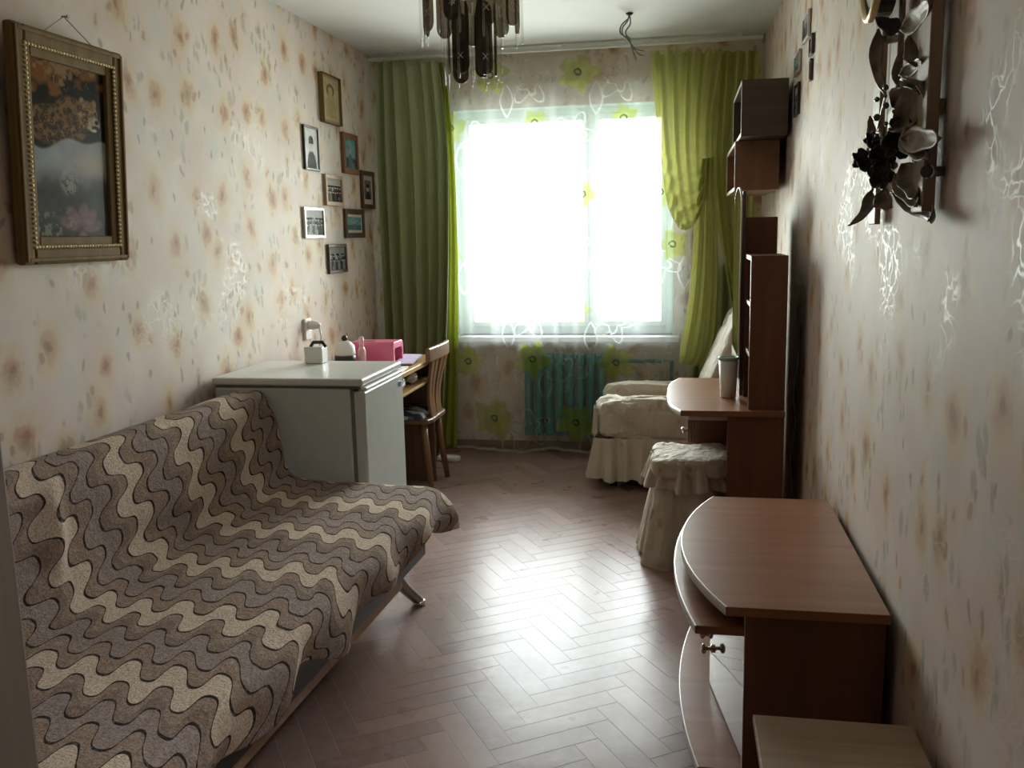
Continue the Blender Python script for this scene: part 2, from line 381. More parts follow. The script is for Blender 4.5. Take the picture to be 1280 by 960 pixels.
def grid(name, fn, nu, nv, mat, parent=None, uvfn=None, colfn=None, closed=False, thick=0.0):
    """surface from fn(u, v) -> point, u and v in 0..1"""
    vs = []; fs = []
    for j in range(nv + 1):
        for i in range(nu + 1): vs.append(tuple(fn(i / nu, j / nv)))
    for j in range(nv):
        for i in range(nu):
            a = j * (nu + 1) + i; fs.append((a, a + 1, a + nu + 2, a + nu + 1))
    b = MB(); b.v = vs; b.f = fs
    o = b.build(name, mat, parent, smooth=True, fix=False); me = o.data
    if uvfn is not None:
        lay = me.uv_layers.new(name='uv')
        for lp in me.loops:
            k = lp.vertex_index; lay.data[lp.index].uv = uvfn(k % (nu + 1) / nu, k // (nu + 1) / nv)
    if colfn is not None:
        at_ = me.color_attributes.new('col', 'FLOAT_COLOR', 'POINT')
        U, V = np.meshgrid(np.linspace(0, 1, nu + 1), np.linspace(0, 1, nv + 1))
        c = colfn(U.ravel(), V.ravel())
        if c.shape[1] == 3: c = np.hstack([c, np.ones((len(c), 1))])
        at_.data.foreach_set('color', c.astype(np.float32).ravel())
    if thick:
        m = o.modifiers.new('thick', 'SOLIDIFY'); m.thickness = thick; m.offset = 0
    return o
def vnoise(u, v, f, seed=0):
    """smooth value noise over arrays"""
    r = np.random.default_rng(seed); n = 64; T = r.random((n, n))
    x = u * f; y = v * f; xi = np.floor(x).astype(int); yi = np.floor(y).astype(int); fx = x - xi; fy = y - yi
    fx = fx * fx * (3 - 2 * fx); fy = fy * fy * (3 - 2 * fy)
    g = lambda a, b: T[a % n, b % n]
    return (g(xi, yi) * (1 - fx) + g(xi + 1, yi) * fx) * (1 - fy) + (g(xi, yi + 1) * (1 - fx) + g(xi + 1, yi + 1) * fx) * fy
def fbm(u, v, f, seed=0): return 0.55 * vnoise(u, v, f, seed) + 0.3 * vnoise(u, v, f * 2.1, seed + 1) + 0.15 * vnoise(u, v, f * 4.3, seed + 2)
def sstep(x, a, b):
    t = np.clip((x - a) / (b - a), 0, 1); return t * t * (3 - 2 * t)
def poly(pts, t):
    """point at t in 0..1 on a smooth path through pts"""
    n = len(pts) - 1; x = min(max(t, 0), 1) * n; i = min(int(x), n - 1); f = x - i
    p = [Vector(pts[min(max(i + k, 0), n)]) for k in (-1, 0, 1, 2)]
    return 0.5 * ((2 * p[1]) + (p[2] - p[0]) * f + (2 * p[0] - 5 * p[1] + 4 * p[2] - p[3]) * f * f + (3 * p[1] - p[0] - 3 * p[2] + p[3]) * f ** 3)
def dup(root, loc, name=None, label=None, rotz=None):
    r = root.copy(); COL.objects.link(r); r.location = loc
    if rotz is not None: r.rotation_euler = (0, 0, rotz)
    if label: r['label'] = label
    for ch in list(root.children):
        c = ch.copy(); COL.objects.link(c); c.parent = r
        for g in ch.children:
            d = g.copy(); COL.objects.link(d); d.parent = c
    return r

# ------------------------------------------------------------------ room shell
XL, XR, YB, YF, H = -1.90, 0.475, 5.75, 0.62, 2.50
S = lambda o: setp(o, kind='structure')
WX0, WX1, WZ0, WZ1, YW = -1.42, -0.045, 0.755, 2.175, 5.87      # window opening and frame plane
b = MB()
for x, z in (((XL - .1, WX0), (0, H)), ((WX1, XR + .1), (0, H)), ((WX0, WX1), (0, WZ0)), ((WX0, WX1), (WZ1, H))): b.box(x, (YB, YB + .32), z)
S(b.build('wall_back', 'paper'))
S(box('wall_left', (XL - .1, XL), (YF - .12, YB), (0, H), 'paper', bevel=0))
S(box('wall_right', (XR, XR + .1), (YF - .12, YB), (0, H), 'paper', bevel=0))
DX0, DX1, DZ = -0.56, 0.36, 2.05                                  # doorway the photograph is taken from
b = MB().box((XL, DX0 - .001), (YF - .12, YF), (0, H)).box((DX1 + .001, XR), (YF - .12, YF), (0, H)).box((DX0 - .001, DX1 + .001), (YF - .12, YF), (DZ, H))
S(b.build('wall_front', 'hall'))
S(box('ceiling', (XL - .1, XR + .1), (-1.3, YB + .32), (H, H + .1), 'ceil', bevel=0))
# hallway behind the camera
S(box('wall_hallway_left', (-1.2, -1.1), (-1.2, YF - .12), (0, H), 'hall', bevel=0))
S(box('wall_hallway_right', (.9, 1.0), (-1.2, YF - .12), (0, H), 'hall', bevel=0))
S(box('wall_hallway_end', (-1.2, 1.0), (-1.3, -1.2), (0, H), 'hall', bevel=0))
S(box('wall_hallway_side', (XR + .1, 1.0), (YF - .12, YF), (0, H), 'hall', bevel=0))
# door casing
dt = bpy.data.objects.new('trim_1', None); COL.objects.link(dt); S(dt)
b = MB().box((DX0 - .06, DX0 + .012), (YF, YF + .018), (0, DZ + .06)).box((DX0 - .05, DX0 + .002), (YF + .018, YF + .026), (0, DZ + .06))
b.build('casing', 'jamb', dt, 0.004)
MB().box((DX0, DX0 + .03), (YF - .12, YF), (0, DZ)).build('jamb', 'jamb', dt, 0.003)
MB().box((DX1 - .03, DX1), (YF - .12, YF), (0, DZ)).build('jamb', 'jamb', dt, 0.003)
MB().box((DX1 - .012, DX1 + .06), (YF, YF + .018), (0, DZ + .06)).build('casing', 'jamb', dt, 0.004)
MB().box((DX0 + .03, DX1 - .03), (YF - .12, YF + .018), (DZ - .03, DZ + .06)).build('casing', 'jamb', dt, 0.004)
S(box('baseboard_left', (XL, XL + .015), (YF, YB), (0, .06), 'brownwood'))
S(box('baseboard_right', (XR - .012, XR), (YF, YB), (0, .06), 'brownwood'))
S(box('baseboard_back', (XL + .015, XR - .012), (YB - .015, YB), (0, .06), 'brownwood'))
# window
wn = bpy.data.objects.new('window_1', None); COL.objects.link(wn); wn.location = (-.73, YW, WZ0); S(wn)
def frame_bars(x0, x1, z0, z1, y0, y1, wd):
    return MB().box((x0, x0 + wd), (y0, y1), (z0, z1)).box((x1 - wd, x1), (y0, y1), (z0, z1)).box((x0 + wd, x1 - wd), (y0, y1), (z0, z0 + wd)).box((x0 + wd, x1 - wd), (y0, y1), (z1 - wd, z1))
frame_bars(WX0, WX1, WZ0, WZ1, YW, YW + .10, .045).build('window_frame', 'mintwhite', wn, .003)
XM = -0.56
box('mullion', (XM - .022, XM + .022), (YW, YW + .10), (WZ0 + .045, WZ1 - .045), 'mintwhite', wn)
for nm, a, c in (('left', WX0 + .045, XM - .022), ('right', XM + .022, WX1 - .045)):
    sa = frame_bars(a, c, WZ0 + .045, WZ1 - .045, YW - .012, YW + .035, .034).build('sash', 'mintwhite', wn, .003)
    box('pane', (a + .034, c - .034), (YW + .01, YW + .014), (WZ0 + .079, WZ1 - .079), 'glass', sa, 0)
b = MB().box((XM - .012, XM + .012), (YW - .022, YW - .012), (1.30, 1.42)).tube([(XM, YW - .02, 1.36), (XM, YW - .05, 1.36), (XM, YW - .055, 1.28)], .008)
b.build('handle', 'white', wn, .002)
box('window_sill', (WX0 - .04, WX1 + .04), (YB - .085, YW), (WZ0 - .035, WZ0), 'white', wn, .006)
b = MB().box((WX0 - .001, WX0 + .004), (YB, YW), (WZ0, WZ1)).box((WX1 - .004, WX1 + .001), (YB, YW), (WZ0, WZ1)).box((WX0, WX1), (YB, YW), (WZ1 - .004, WZ1 + .001))
b.build('reveal', 'mintwhite', wn)

# floor: strips of herringbone parquet print, the nearest ones each a piece
flo = S(box('floor', (XL - .1, 1.0), (-1.3, YB + .05), (-.1, -.0006), 'joint', bevel=0))
PL, PW, ANG = 0.30, 0.075, math.radians(34)
ca, sa_ = math.cos(ANG), math.sin(ANG)
cells = []
nst = 4
for i in range(-90, 90):
    for j in range(-30, 30):
        for o_ in (0, 1):
            # herringbone lattice: horizontal piece at (i + ...)
            if o_ == 0: cx, cy, l, wd = i * PW + j * nst * PW * 1 + PL / 2, i * PW - j * nst * PW + PW / 2, PL, PW
            else: cx, cy, l, wd = i * PW + j * nst * PW + PW / 2, i * PW - j * nst * PW + PW + PL / 2, PW, PL
            X = ca * cx - sa_ * cy; Y = sa_ * cx + ca * cy + 3.2
            X -= .7
            if XL - .2 < X < XR + .2 and -.3 < Y < YB + .2: cells.append((X, Y, l, wd))
def clip_poly(pts, x0, x1, y0, y1):
    def cl(ps, f, inter):
        out = []
        for k in range(len(ps)):
            a, c = ps[k - 1], ps[k]
            if f(c):
                if not f(a): out.append(inter(a, c))
                out.append(c)
            elif f(a): out.append(inter(a, c))
        return out
    def ix(v): return lambda a, c: (v, a[1] + (c[1] - a[1]) * (v - a[0]) / (c[0] - a[0]))
    def iy(v): return lambda a, c: (a[0] + (c[0] - a[0]) * (v - a[1]) / (c[1] - a[1]), v)
    for f, i_ in ((lambda p: p[0] >= x0, ix(x0)), (lambda p: p[0] <= x1, ix(x1)), (lambda p: p[1] >= y0, iy(y0)), (lambda p: p[1] <= y1, iy(y1))):
        if not pts: return pts
        pts = cl(pts, f, i_)
    return pts
def inview(X, Y):
    d = Vector((X, Y, 0)) - Vector((0, 0, CAM_H)); z = d.dot(fw)
    if z < .3: return False
    px = 640 + FPX * d.dot(rt) / z; py = 480 - FPX * d.dot(up) / z
    return 300 < px < 1010 and 540 < py < 1000
def covered(X, Y): return (X < -1.0 and Y < 3.3) or (X > .1 and Y < 2.9)
order = sorted(range(len(cells)), key=lambda k: (not inview(cells[k][0], cells[k][1]) or covered(cells[k][0], cells[k][1]), cells[k][1]))
base_me = {}
G1 = .0006
far = MB(); tones = []; count = 0
for k in order:
    X, Y, l, wd = cells[k]
    hl, hw = l / 2 - G1, wd / 2 - G1
    q = [(X + ca * a - sa_ * c, Y + sa_ * a + ca * c) for a, c in ((-hl, -hw), (hl, -hw), (hl, hw), (-hl, hw))]
    inside = all(XL + .016 < p[0] < XR - .014 and YF < p[1] < YB - .016 for p in q)
    if inside and count < 300 and inview(X, Y):
        key = l > wd
        if key not in base_me:
            me = bpy.data.meshes.new('parquet_strip')
            t = .0003
            me.from_pydata([(-hl, -hw, -.0006), (hl, -hw, -.0006), (hl, hw, -.0006), (-hl, hw, -.0006), (-hl + t, -hw + t, 0), (hl - t, -hw + t, 0), (hl - t, hw - t, 0), (-hl + t, hw - t, 0)], [],
                           [(4, 5, 6, 7), (0, 1, 5, 4), (1, 2, 6, 5), (2, 3, 7, 6), (3, 0, 4, 7)])
            me.materials.append(M['plank']); base_me[key] = me
        o = bpy.data.objects.new('parquet_strip', base_me[key]); COL.objects.link(o)
        o.parent = flo; o.location = Vector((X, Y, 0)) - flo.location; o.rotation_euler = (0, 0, ANG); count += 1
    else:
        q = clip_poly(q, XL + .016, XR - .014, -.3, YB - .016)
        if len(q) >= 3 and abs(sum(q[i - 1][0] * q[i][1] - q[i][0] * q[i - 1][1] for i in range(len(q)))) > 1e-4:
            far.add([(p[0], p[1], 0) for p in q], [tuple(range(len(q)))]); tones.append(random.random())
fo = far.build('parquet_field', 'plank_s', flo, fix=False); fo['kind'] = 'stuff'
a_ = fo.data.attributes.new('tone', 'FLOAT', 'FACE')
for i, t in enumerate(tones): a_.data[i].value = t

# ------------------------------------------------------------------ curtains and rod
rod = thing('curtain_rail', (-.72, 5.55, 2.45), 'pale ceiling curtain rail running wall to wall above the window', 'curtain rail')
box('rail', (XL + .01, XR - .03), (5.53, 5.57), (2.462, 2.478), 'white', rod, .004)
box('end_cap', (XR - .03, XR - .018), (5.52, 5.58), (2.448, 2.482), 'steel', rod, .002)
for k in range(5): MB().box((-1.7 + k * .5, -1.67 + k * .5), (5.535, 5.565), (2.478, 2.50)).build('bracket', 'white', rod)

def cloth_between(name, L, R, y, nu, nv, disp, mat, parent=None, sag=None, thick=.002):
    Lw = [at(px, py, 1, y) for px, py in L]; Rw = [at(px, py, 1, y) for px, py in R]
    def fn(u, v):
        a = poly(Lw, v); c = poly(Rw, v); p = a.lerp(c, u)
        dy, du = disp(u, v)
        p = p + (c - a).normalized() * du
        p.y -= dy
        if sag: p.z -= sag(u, v)
        return p
    return grid(name, fn, nu, nv, mat, parent, thick=thick)
# dense green curtain at the left
cl = thing('curtain', (-1.65, 5.52, .03), 'heavy olive green pleated curtain hanging left of the window', 'curtain')
pk = [(0.03, .045), (0.17, .035), (0.30, .05), (0.44, .04), (0.545, .03), (.66, .05), (.79, .045), (.92, .05)]
def pleat(u, v):
    s = 0
    for c_, wd in pk:
        s += 1.35 * math.exp(-((u - c_ - .018 * math.sin(3 * v + c_ * 9)) / wd) ** 2)
    fl = .35 + .65 * min(1, v * 2.2)
    w1 = 2 * PI * (6.2 * u + .35 * math.sin(5 * u + .6)) + .5 * math.sin(2.6 * v + 6 * u)
    rd = math.sin(w1) + .28 * math.sin(2 * w1 + .8)
    return (.05 + .046 * rd * fl + .010 * math.sin(5 * u + 4 * v), .010 * math.cos(w1) * fl)
cloth_between('green_panel', [(474, 79), (477, 200), (483, 320), (488, 420), (492, 520), (494, 562)], [(549, 77), (560, 180), (562, 300), (560, 420), (556, 500), (550, 566)], 5.55, 150, 40, pleat, 'greencurt', cl)
cloth_between('lit_edge', [(546, 79), (556, 180), (559, 300), (556, 420), (552, 500), (548, 562)], [(556, 78), (567, 180), (572, 300), (573, 420), (572, 500), (571, 560)], 5.57, 24, 30,
              lambda u, v: (.012 * math.sin(14 * u + 2 * v), 0), 'limeedge', cl)  # added strip, its colour imitates the backlit edge of the green panel
# swagged lime voile at the right
cr = thing('curtain', (.05, 5.52, .9), 'sheer lime green curtain gathered into a swag right of the window', 'curtain')
def swag_d(u, v):
    top = max(0, 1 - v * 1.7); low = min(1, max(0, (v - .38) * 2.2))
    pl_ = .030 * math.sin(2 * PI * 5.2 * u + 1.2 * math.sin(4 * v)) * (.5 + .5 * top) * (1 - .55 * low)
    fd = .034 * math.sin(2 * PI * (9.5 * v - 2.6 * (u - .5) ** 2 * 2 + .25 * math.sin(7 * u))) * low * math.sin(PI * min(1, u * .9 + .1))
    return (.05 + pl_ + fd + .05 * math.sin(PI * u), 0)
cloth_between('swag', [(813, 68), (818, 120), (823, 170), (828, 215), (835, 258), (847, 284)], [(902, 66), (896, 110), (890, 150), (888, 185), (887, 215), (885, 240)], 5.56, 90, 70, swag_d, 'lime', cr,
              sag=lambda u, v: .014 * math.sin(2 * PI * 7 * u) * max(0, 1 - v * 16) + .10 * math.sin(PI * u) * max(0, (v - .2)) * 1.25)
def tail_d(u, v): return (.045 + .022 * math.sin(2 * PI * 3.3 * u + .8 * math.sin(3 * v)), 0)
cloth_between('tail', [(877, 200), (870, 260), (866, 320), (860, 380), (851, 430), (850, 452)], [(893, 196), (895, 260), (897, 320), (896, 380), (891, 430), (876, 458)], 5.53, 40, 40, tail_d, 'lime', cr)
cloth_between('side_drape', [(893, 66), (889, 130), (888, 200), (895, 270), (905, 330), (917, 400)], [(948, 64), (945, 150), (942, 240), (941, 320), (940, 400), (940, 470)], 5.58, 60, 40,
              lambda u, v: (.03 + .026 * math.sin(2 * PI * 4.3 * u + 1.5 * v), .004 * math.sin(9 * v)), 'lime', cr)
cloth_between('lower_drape', [(872, 330), (868, 400), (862, 470), (858, 545)], [(945, 330), (945, 400), (945, 470), (945, 545)], 5.66, 50, 24,
              lambda u, v: (.02 * math.sin(2 * PI * 5.3 * u), 0), 'greencurt', cr)
for k in range(5):
    p0 = at(822 + k * 18, 68, 1, 5.55); MB().tube([p0 + Vector((0, 0, .025)), p0], .004, 6).build('hook', 'steel', cr)

# tulle with printed flowers
TX0, TX1, TZ0, TZ1, TY = -1.49, 0.06, .025, 2.44, 5.595
FL = [(-1.143, 2.35, .115), (-.612, 2.34, .12), (-.875, 2.06, .085), (-.339, 2.065, .085), (-1.40, 2.05, .10), (-.589, 1.63, .08), (-.126, 1.63, .10), (-1.164, .93, .08), (-.625, .92, .08),
      (-.915, .618, .115), (-.389, .60, .115), (-1.33, .60, .10), (-1.171, .235, .125), (-.641, .215, .125), (-.049, 1.32, .09), (-.778, 1.335, .06), (-.363, 1.33, .06), (-1.44, 1.3, .09), (-.1, .24, .11), (-.87, 1.75, .07)]
NU, NV = 290, 440
def tulle_col(U, V):
    X = TX0 + (TX1 - TX0) * U; Z = TZ1 + (TZ0 - TZ1) * V
    n = len(U); c = np.zeros((n, 4)); c[:, :3] = (.74, .78, .78)
    fold = .5 + .5 * np.sin(38 * X + 1.5 * np.sin(9 * X))
    c[:, 3] = .17 + .10 * fold ** 3
    def put(m, col, al):
        for k in range(3): c[:, k] = c[:, k] * (1 - m) + col[k] * m
        c[:, 3] = c[:, 3] * (1 - m) + al * m
    # white stitched outlines between the printed flowers
    for i, (fx, fz, fr) in enumerate(FL):
        rr = np.random.default_rng(40 + i)
        ox, oz = fx + .20 + .05 * rr.random(), fz - .11 + .08 * rr.random()
        dx, dz = X - ox, Z - oz; r = np.hypot(dx, dz); a = np.arctan2(dz, dx)
        for k, (r0_, am, nn) in enumerate(((.10, .035, 5), (.055, .018, 4))):
            d = np.abs(r - (r0_ + am * np.sin(nn * a + i))); put(sstep(d, .008, .003), (.86, .88, .86), .40)
        lx, lz = X - (ox - .14), Z - (oz - .10)
        for s_ in (-1, 1):
            d = np.abs(lx * .9 + s_ * .035 * np.cos(lz * 16)); put(sstep(d, .007, .003) * (np.abs(lz) < .098), (.86, .88, .86), .36)
    for i, (fx, fz, fr) in enumerate(FL):
        pale = .45 if .8 < fz < 2.15 else 1.0  # backlit wash-out put into the opacity of flowers before the window
        dx, dz = X - fx, Z - fz; r = np.hypot(dx, dz); a = np.arctan2(dz, dx)
        R_ = fr * (1 + .16 * np.sin(5 * a + i * 1.7) + .10 * np.sin(9 * a + i)) * (.85 + .35 * fbm(X + 3 + i, Z + 5, 9, i))
        m = sstep(r, R_, R_ * .72); tone = .75 + .5 * fbm(X + 2, Z + 3, 24, i)
        lay = np.array([.50, .56, .09])[None, :] * tone[:, None]
        al = pale * .48 + .15 * fbm(X + 4, Z + 2, 14, i + 9)
        for k in range(3): c[:, k] = c[:, k] * (1 - m) + lay[:, k] * m
        c[:, 3] = c[:, 3] * (1 - m) + al * m
        sp_ = np.abs(r - (.012 + .010 * ((a + PI) / (2 * PI)))); put(sstep(sp_, .0075, .004) * (r < .032), (.05, .06, .05), .95)
    put(sstep(V, .991, .995), (.8, .82, .8), .85)
    return np.clip(c, 0, 1)
tz = lambda x: .014 * math.sin(21 * x) + .008 * math.sin(47 * x + 1) + .005 * math.sin(90 * x)
tu = grid('curtain', lambda u, v: (TX0 + (TX1 - TX0) * u, TY + tz(TX0 + (TX1 - TX0) * u) * (.3 + .7 * v), (TZ1 + (TZ0 - TZ1) * v) + (.012 * math.sin(17 * u) * v ** 6)), NU, NV, 'tulle', colfn=tulle_col)
setp(tu, 'white see-through tulle printed with yellow green flowers across the window', 'curtain')

# ------------------------------------------------------------------ radiator
ra = thing('radiator', (-.72, 5.68, .1), 'teal painted ribbed radiator below the window sill', 'radiator')
b = MB()
for dx in (-.02, .02): pass
sec = MB()
for dy in (-.035, .035):
    sec.tube([(0, dy, -.24), (0, dy, .24)], .024, 10)
sec.box((-.026, .026), (-.05, .05), (.20, .262)).box((-.026, .026), (-.05, .05), (-.262, -.20))
sec.box((-.006, .006), (-.05, .05), (-.24, .24))
s0 = sec.build('radiator_section', 'teal', None, .008)
for k in range(8):
    o = s0 if k == 0 else s0.copy()
    if k: COL.objects.link(o)
    o.location = (-.955 + k * .067, 5.69, .38); adopt(o, ra)
MB().tube([(-.98, 5.69, .60), (-.45, 5.69, .60), (-.12, 5.69, .60), (-.05, 5.69, .60), (-.05, 5.69, .02)], .013, 10).build('pipe', 'teal', ra, smooth=True)
MB().tube([(-.98, 5.69, .165), (-.40, 5.69, .165)], .013, 10).build('pipe', 'teal', ra, smooth=True)

# ------------------------------------------------------------------ sofa bed and blanket
SR = math.radians(-2.2); SP = Vector((-1.0, 2.9, 0))
sofa = thing('sofa_bed', SP, 'low sofa bed with wooden rail and metal legs under the wavy blanket', 'sofa')
SY0, SY1 = 1.12, 3.27
def sb(name, x, y, z, mat, bv=.01, **k): return MB().box(x, y, z).build(name, mat, sofa, bv, seg=3, **k)
M['mattress'] = plain('sofa_cloth', (0.14, 0.11, 0.10), 0.9)
sb('seat', (-1.62, -.935), (SY0, SY1), (.27, .405), 'mattress', .03)
MB().prism([(-1.77, .25), (-1.59, .25), (-1.65, .74), (-1.68, .765), (-1.74, .765), (-1.785, .74)], SY0, SY1, axis=1).build('backrest', 'mattress', sofa, .015)
sb('rail', (-1.03, -1.005), (SY0, 3.02), (.12, .205), 'stoolwood', .004)
sb('rail', (-1.66, -1.635), (SY0, 3.02), (.12, .205), 'stoolwood', .004)
sb('crossbar', (-1.66, -1.005), (3.02, 3.05), (.12, .205), 'stoolwood', .004)
sb('slat_base', (-1.66, -.97), (SY0, 3.22), (.235, .268), 'black', .003)
sb('mattress_edge', (-.99, -.96), (SY0, 3.2), (.20, .268), 'black', .006)
for lx, ly, sg in ((-1.05, 3.11, 1), (-1.58, 3.11, -1), (-1.05, 1.35, 1), (-1.58, 1.35, -1)):
    lg = MB().tube([(lx - .05 * sg, ly - .01, .24), (lx - .02 * sg, ly, .16), (lx + .02 * sg, ly + .04, .075), (lx + .055 * sg, ly + .075, .02), (lx + .06 * sg, ly + .08, .012)], [.022, .022, .021, .02, .02], 12).build('leg', 'steel', sofa, smooth=True)
    MB().lathe([(.023, 0), (.025, .004), (.025, .014), (.02, .02)], (lx + .06 * sg, ly + .08, 0), 14).build('foot', 'chrome', lg, smooth=True)
sofa.rotation_euler = (0, 0, SR)
# blanket: profile across the sofa (x, z) from behind the backrest to the front hem
PR = [(-1.800, .60), (-1.805, .74), (-1.785, .79), (-1.72, .802), (-1.67, .790), (-1.637, .73), (-1.607, .60), (-1.58, .49), (-1.53, .445), (-1.40, .432), (-1.25, .434), (-1.08, .432), (-.97, .424), (-.918, .398), (-.90, .342), (-.908, .288)]
cum = [0]
for i in range(1, len(PR)): cum.append(cum[-1] + math.dist(PR[i], PR[i - 1]))
LU = cum[-1]
def prof(u):
    s = u * LU
    for i in range(1, len(cum)):
        if s <= cum[i] + 1e-9:
            k = i - 1; f = (s - cum[k]) / (cum[i] - cum[k])
            p = [PR[min(max(k + q, 0), len(PR) - 1)] for q in (-1, 0, 1, 2)]
            r = []
            for d in (0, 1):
                a, b_, c_, d_ = (p[q][d] for q in range(4))
                r.append(.5 * (2 * b_ + (c_ - a) * f + (2 * a - 5 * b_ + 4 * c_ - d_) * f * f + (3 * b_ - a - 3 * c_ + d_) * f ** 3))
            return r
    return PR[-1]
BY0, BY1 = 1.10, 3.315
def blk(u, v):
    x, z = prof(u); ov = .07                     # the last strip of cloth falls over the far end
    y = BY0 + (BY1 + ov - BY0) * v
    over = y - BY1
    seat = min(1, max(0, (u - .46) * 12))
    if over > 0:
        y = BY1 + .012 * math.sin(min(1, over / .03) * PI / 2); z -= max(0, over - .008) * (.9 if u > .3 else .35) * (1 - min(1, max(0, (u - .86) * 9)))
        y -= .008 * (u < .3)
    n1 = mnoise.noise(Vector((x * 5, y * 4, z * 5 + 3))); n2 = mnoise.noise(Vector((x * 14, y * 11, z * 14)))
    hem = max(0, (u - .90) * 10)
    fold = math.exp(-((y - 2.03 - .35 * (z - .6)) / .035) ** 2) * min(1, max(0, (z - .46) * 6)) * min(1, max(0, (.79 - z) * 7)) * .03   # the rumple near the left end
    z2 = z + .006 * n1 + .003 * n2 + hem * (.025 * math.sin(13 * y) + .03 * n1)
    x2 = x + .010 * n1 + .004 * n2 + fold + hem * .02 * math.sin(17 * y + 1)
    cr_ = max(0, (y - 3.05)) * hem
    x2 += cr_ * .09; z2 -= cr_ * .05
    return (x2 , y, z2)
bl = grid('blanket', blk, 190, 260, 'blanket', uvfn=lambda u, v: (u * LU, BY0 + (BY1 + .07 - BY0) * v + (.06 * max(0, u - .45) if u > .45 else 0)), thick=.008)
setp(bl, 'plush blanket with cream, brown and grey wavy stripes spread over the sofa', 'blanket')
loc = Vector(bl.location); Rm = Matrix.Rotation(SR, 4, 'Z')
bl.location = SP + Rm @ (loc - SP); bl.rotation_euler = (0, 0, SR)

# ------------------------------------------------------------------ fridge
FX0, FX1, FY0, FY1, FZ = -1.865, -1.225, 3.365, 3.87, .85
fr = thing('fridge', (-1.54, 3.62, 0), 'small white fridge standing between the sofa and the desk', 'fridge')
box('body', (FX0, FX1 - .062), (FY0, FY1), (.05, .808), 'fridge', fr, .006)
box('door_seal', (FX1 - .062, FX1 - .046), (FY0 + .008, FY1 - .008), (.075, .80), 'seal', fr, .002)
dr = box('door', (FX1 - .046, FX1), (FY0, FY1), (.07, .798), 'fridge', fr, .008)
box('door_handle', (FX1 - .03, FX1 + .005), (FY0 + .012, FY1 - .01), (.800, .814), 'whiteplastic', dr, .004)
box('badge', (FX1, FX1 + .002), (FY1 - .07, FY1 - .035), (.745, .768), 'blue', dr, .0008)
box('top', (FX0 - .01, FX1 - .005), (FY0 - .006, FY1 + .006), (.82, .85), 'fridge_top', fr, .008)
box('top_gap', (FX0, FX1 - .02), (FY0 + .01, FY1 - .01), (.806, .822), 'seal', fr, .002)
for x in (FX0 + .05, FX1 - .1):
    for y in (FY0 + .05, FY1 - .05): MB().lathe([(.02, 0), (.02, .055)], (x, y, 0), 12).build('foot', 'black', fr)
MB().lathe([(.004, 0), (.004, .003)], (FX1 - .02, FY0 - .002, .30), 8, 'z').build('hinge_pin', 'black', fr)

# box with charger at the back of the fridge
bx = thing('container', (-1.60, 3.79, .85), 'small white square tub with black lid strap on the fridge', 'container')
box('tub', (-1.645, -1.56), (3.765, 3.835), (.8505, .925), 'whiteplastic', bx, .006)
MB().tube([(-1.62, 3.79, .926), (-1.605, 3.785, .945), (-1.56, 3.78, .946), (-1.545, 3.78, .925)], .008, 8).build('strap', 'black', bx, smooth=True)
sk = thing('socket', (XL, 4.42, .95), 'white wall socket with a plug above the fridge top', 'socket')
box('face_plate', (XL, XL + .014), (4.36, 4.44), (.885, .995), 'whiteplastic', sk, .004)
MB().lathe([(.022, 0), (.024, .02), (.018, .05), (.008, .065)], (XL + .014, 4.40, .96), 14, 'x').build('plug', 'whiteplastic', sk, smooth=True)
MB().tube([(XL + .07, 4.40, .955), (XL + .085, 4.39, .90), (XL + .06, 4.38, .80), (XL + .03, 4.38, .74)], .005, 8).build('cord', 'whiteplastic', sk, smooth=True)

# ------------------------------------------------------------------ desk behind the fridge with its things
DZT = .735
dk = thing('desk', (-1.62, 4.42, 0), 'yellow topped brown writing desk behind the fridge against the left wall', 'desk')
box('desktop', (XL + .018, -1.345), (3.93, 4.95), (DZT - .025, DZT), 'desk_y', dk, .003)
box('side_panel', (XL + .02, -1.38), (3.94, 3.96), (0, DZT - .025), 'desk_d', dk)
box('side_panel', (XL + .02, -1.38), (4.92, 4.94), (0, DZT - .025), 'desk_d', dk)
box('back_panel', (XL + .02, XL + .035), (3.96, 4.92), (.1, DZT - .025), 'desk_d', dk)
box('shelf', (XL + .035, -1.36), (3.96, 4.92), (DZT - .13, DZT - .115), 'desk_y', dk, .002)
b = thing('bag', (-1.42, 4.35, DZT - .115), 'crumpled white plastic bag on the shelf under the yellow desktop', 'bag')
def crum(c, r, seed, sc=(1, 1, 1)):
    def fn(u, v):
        a = 2 * PI * u; t = PI * v; d = Vector((math.sin(t) * math.cos(a) * sc[0], math.sin(t) * math.sin(a) * sc[1], math.cos(t) * sc[2]))
        k = 1 + .35 * mnoise.noise(d * 3 + Vector((seed, 0, 0))) + .12 * mnoise.noise(d * 9 + Vector((seed, 2, 0)))
        return Vector(c) + d * r * k
    return fn
grid('bag_body', crum((-1.43, 4.36, DZT - .075), 0.053, 1, (1, 1.7, .75)), 26, 16, 'bag', b)
b2 = thing('bag', (-1.42, 4.62, DZT - .115), 'small grey crumpled wrapper near the far end of the desk shelf', 'bag')
grid('bag_body', crum((-1.42, 4.62, DZT - .08), .036, 6, (1, 1.4, .9)), 24, 14, 'bag', b2)
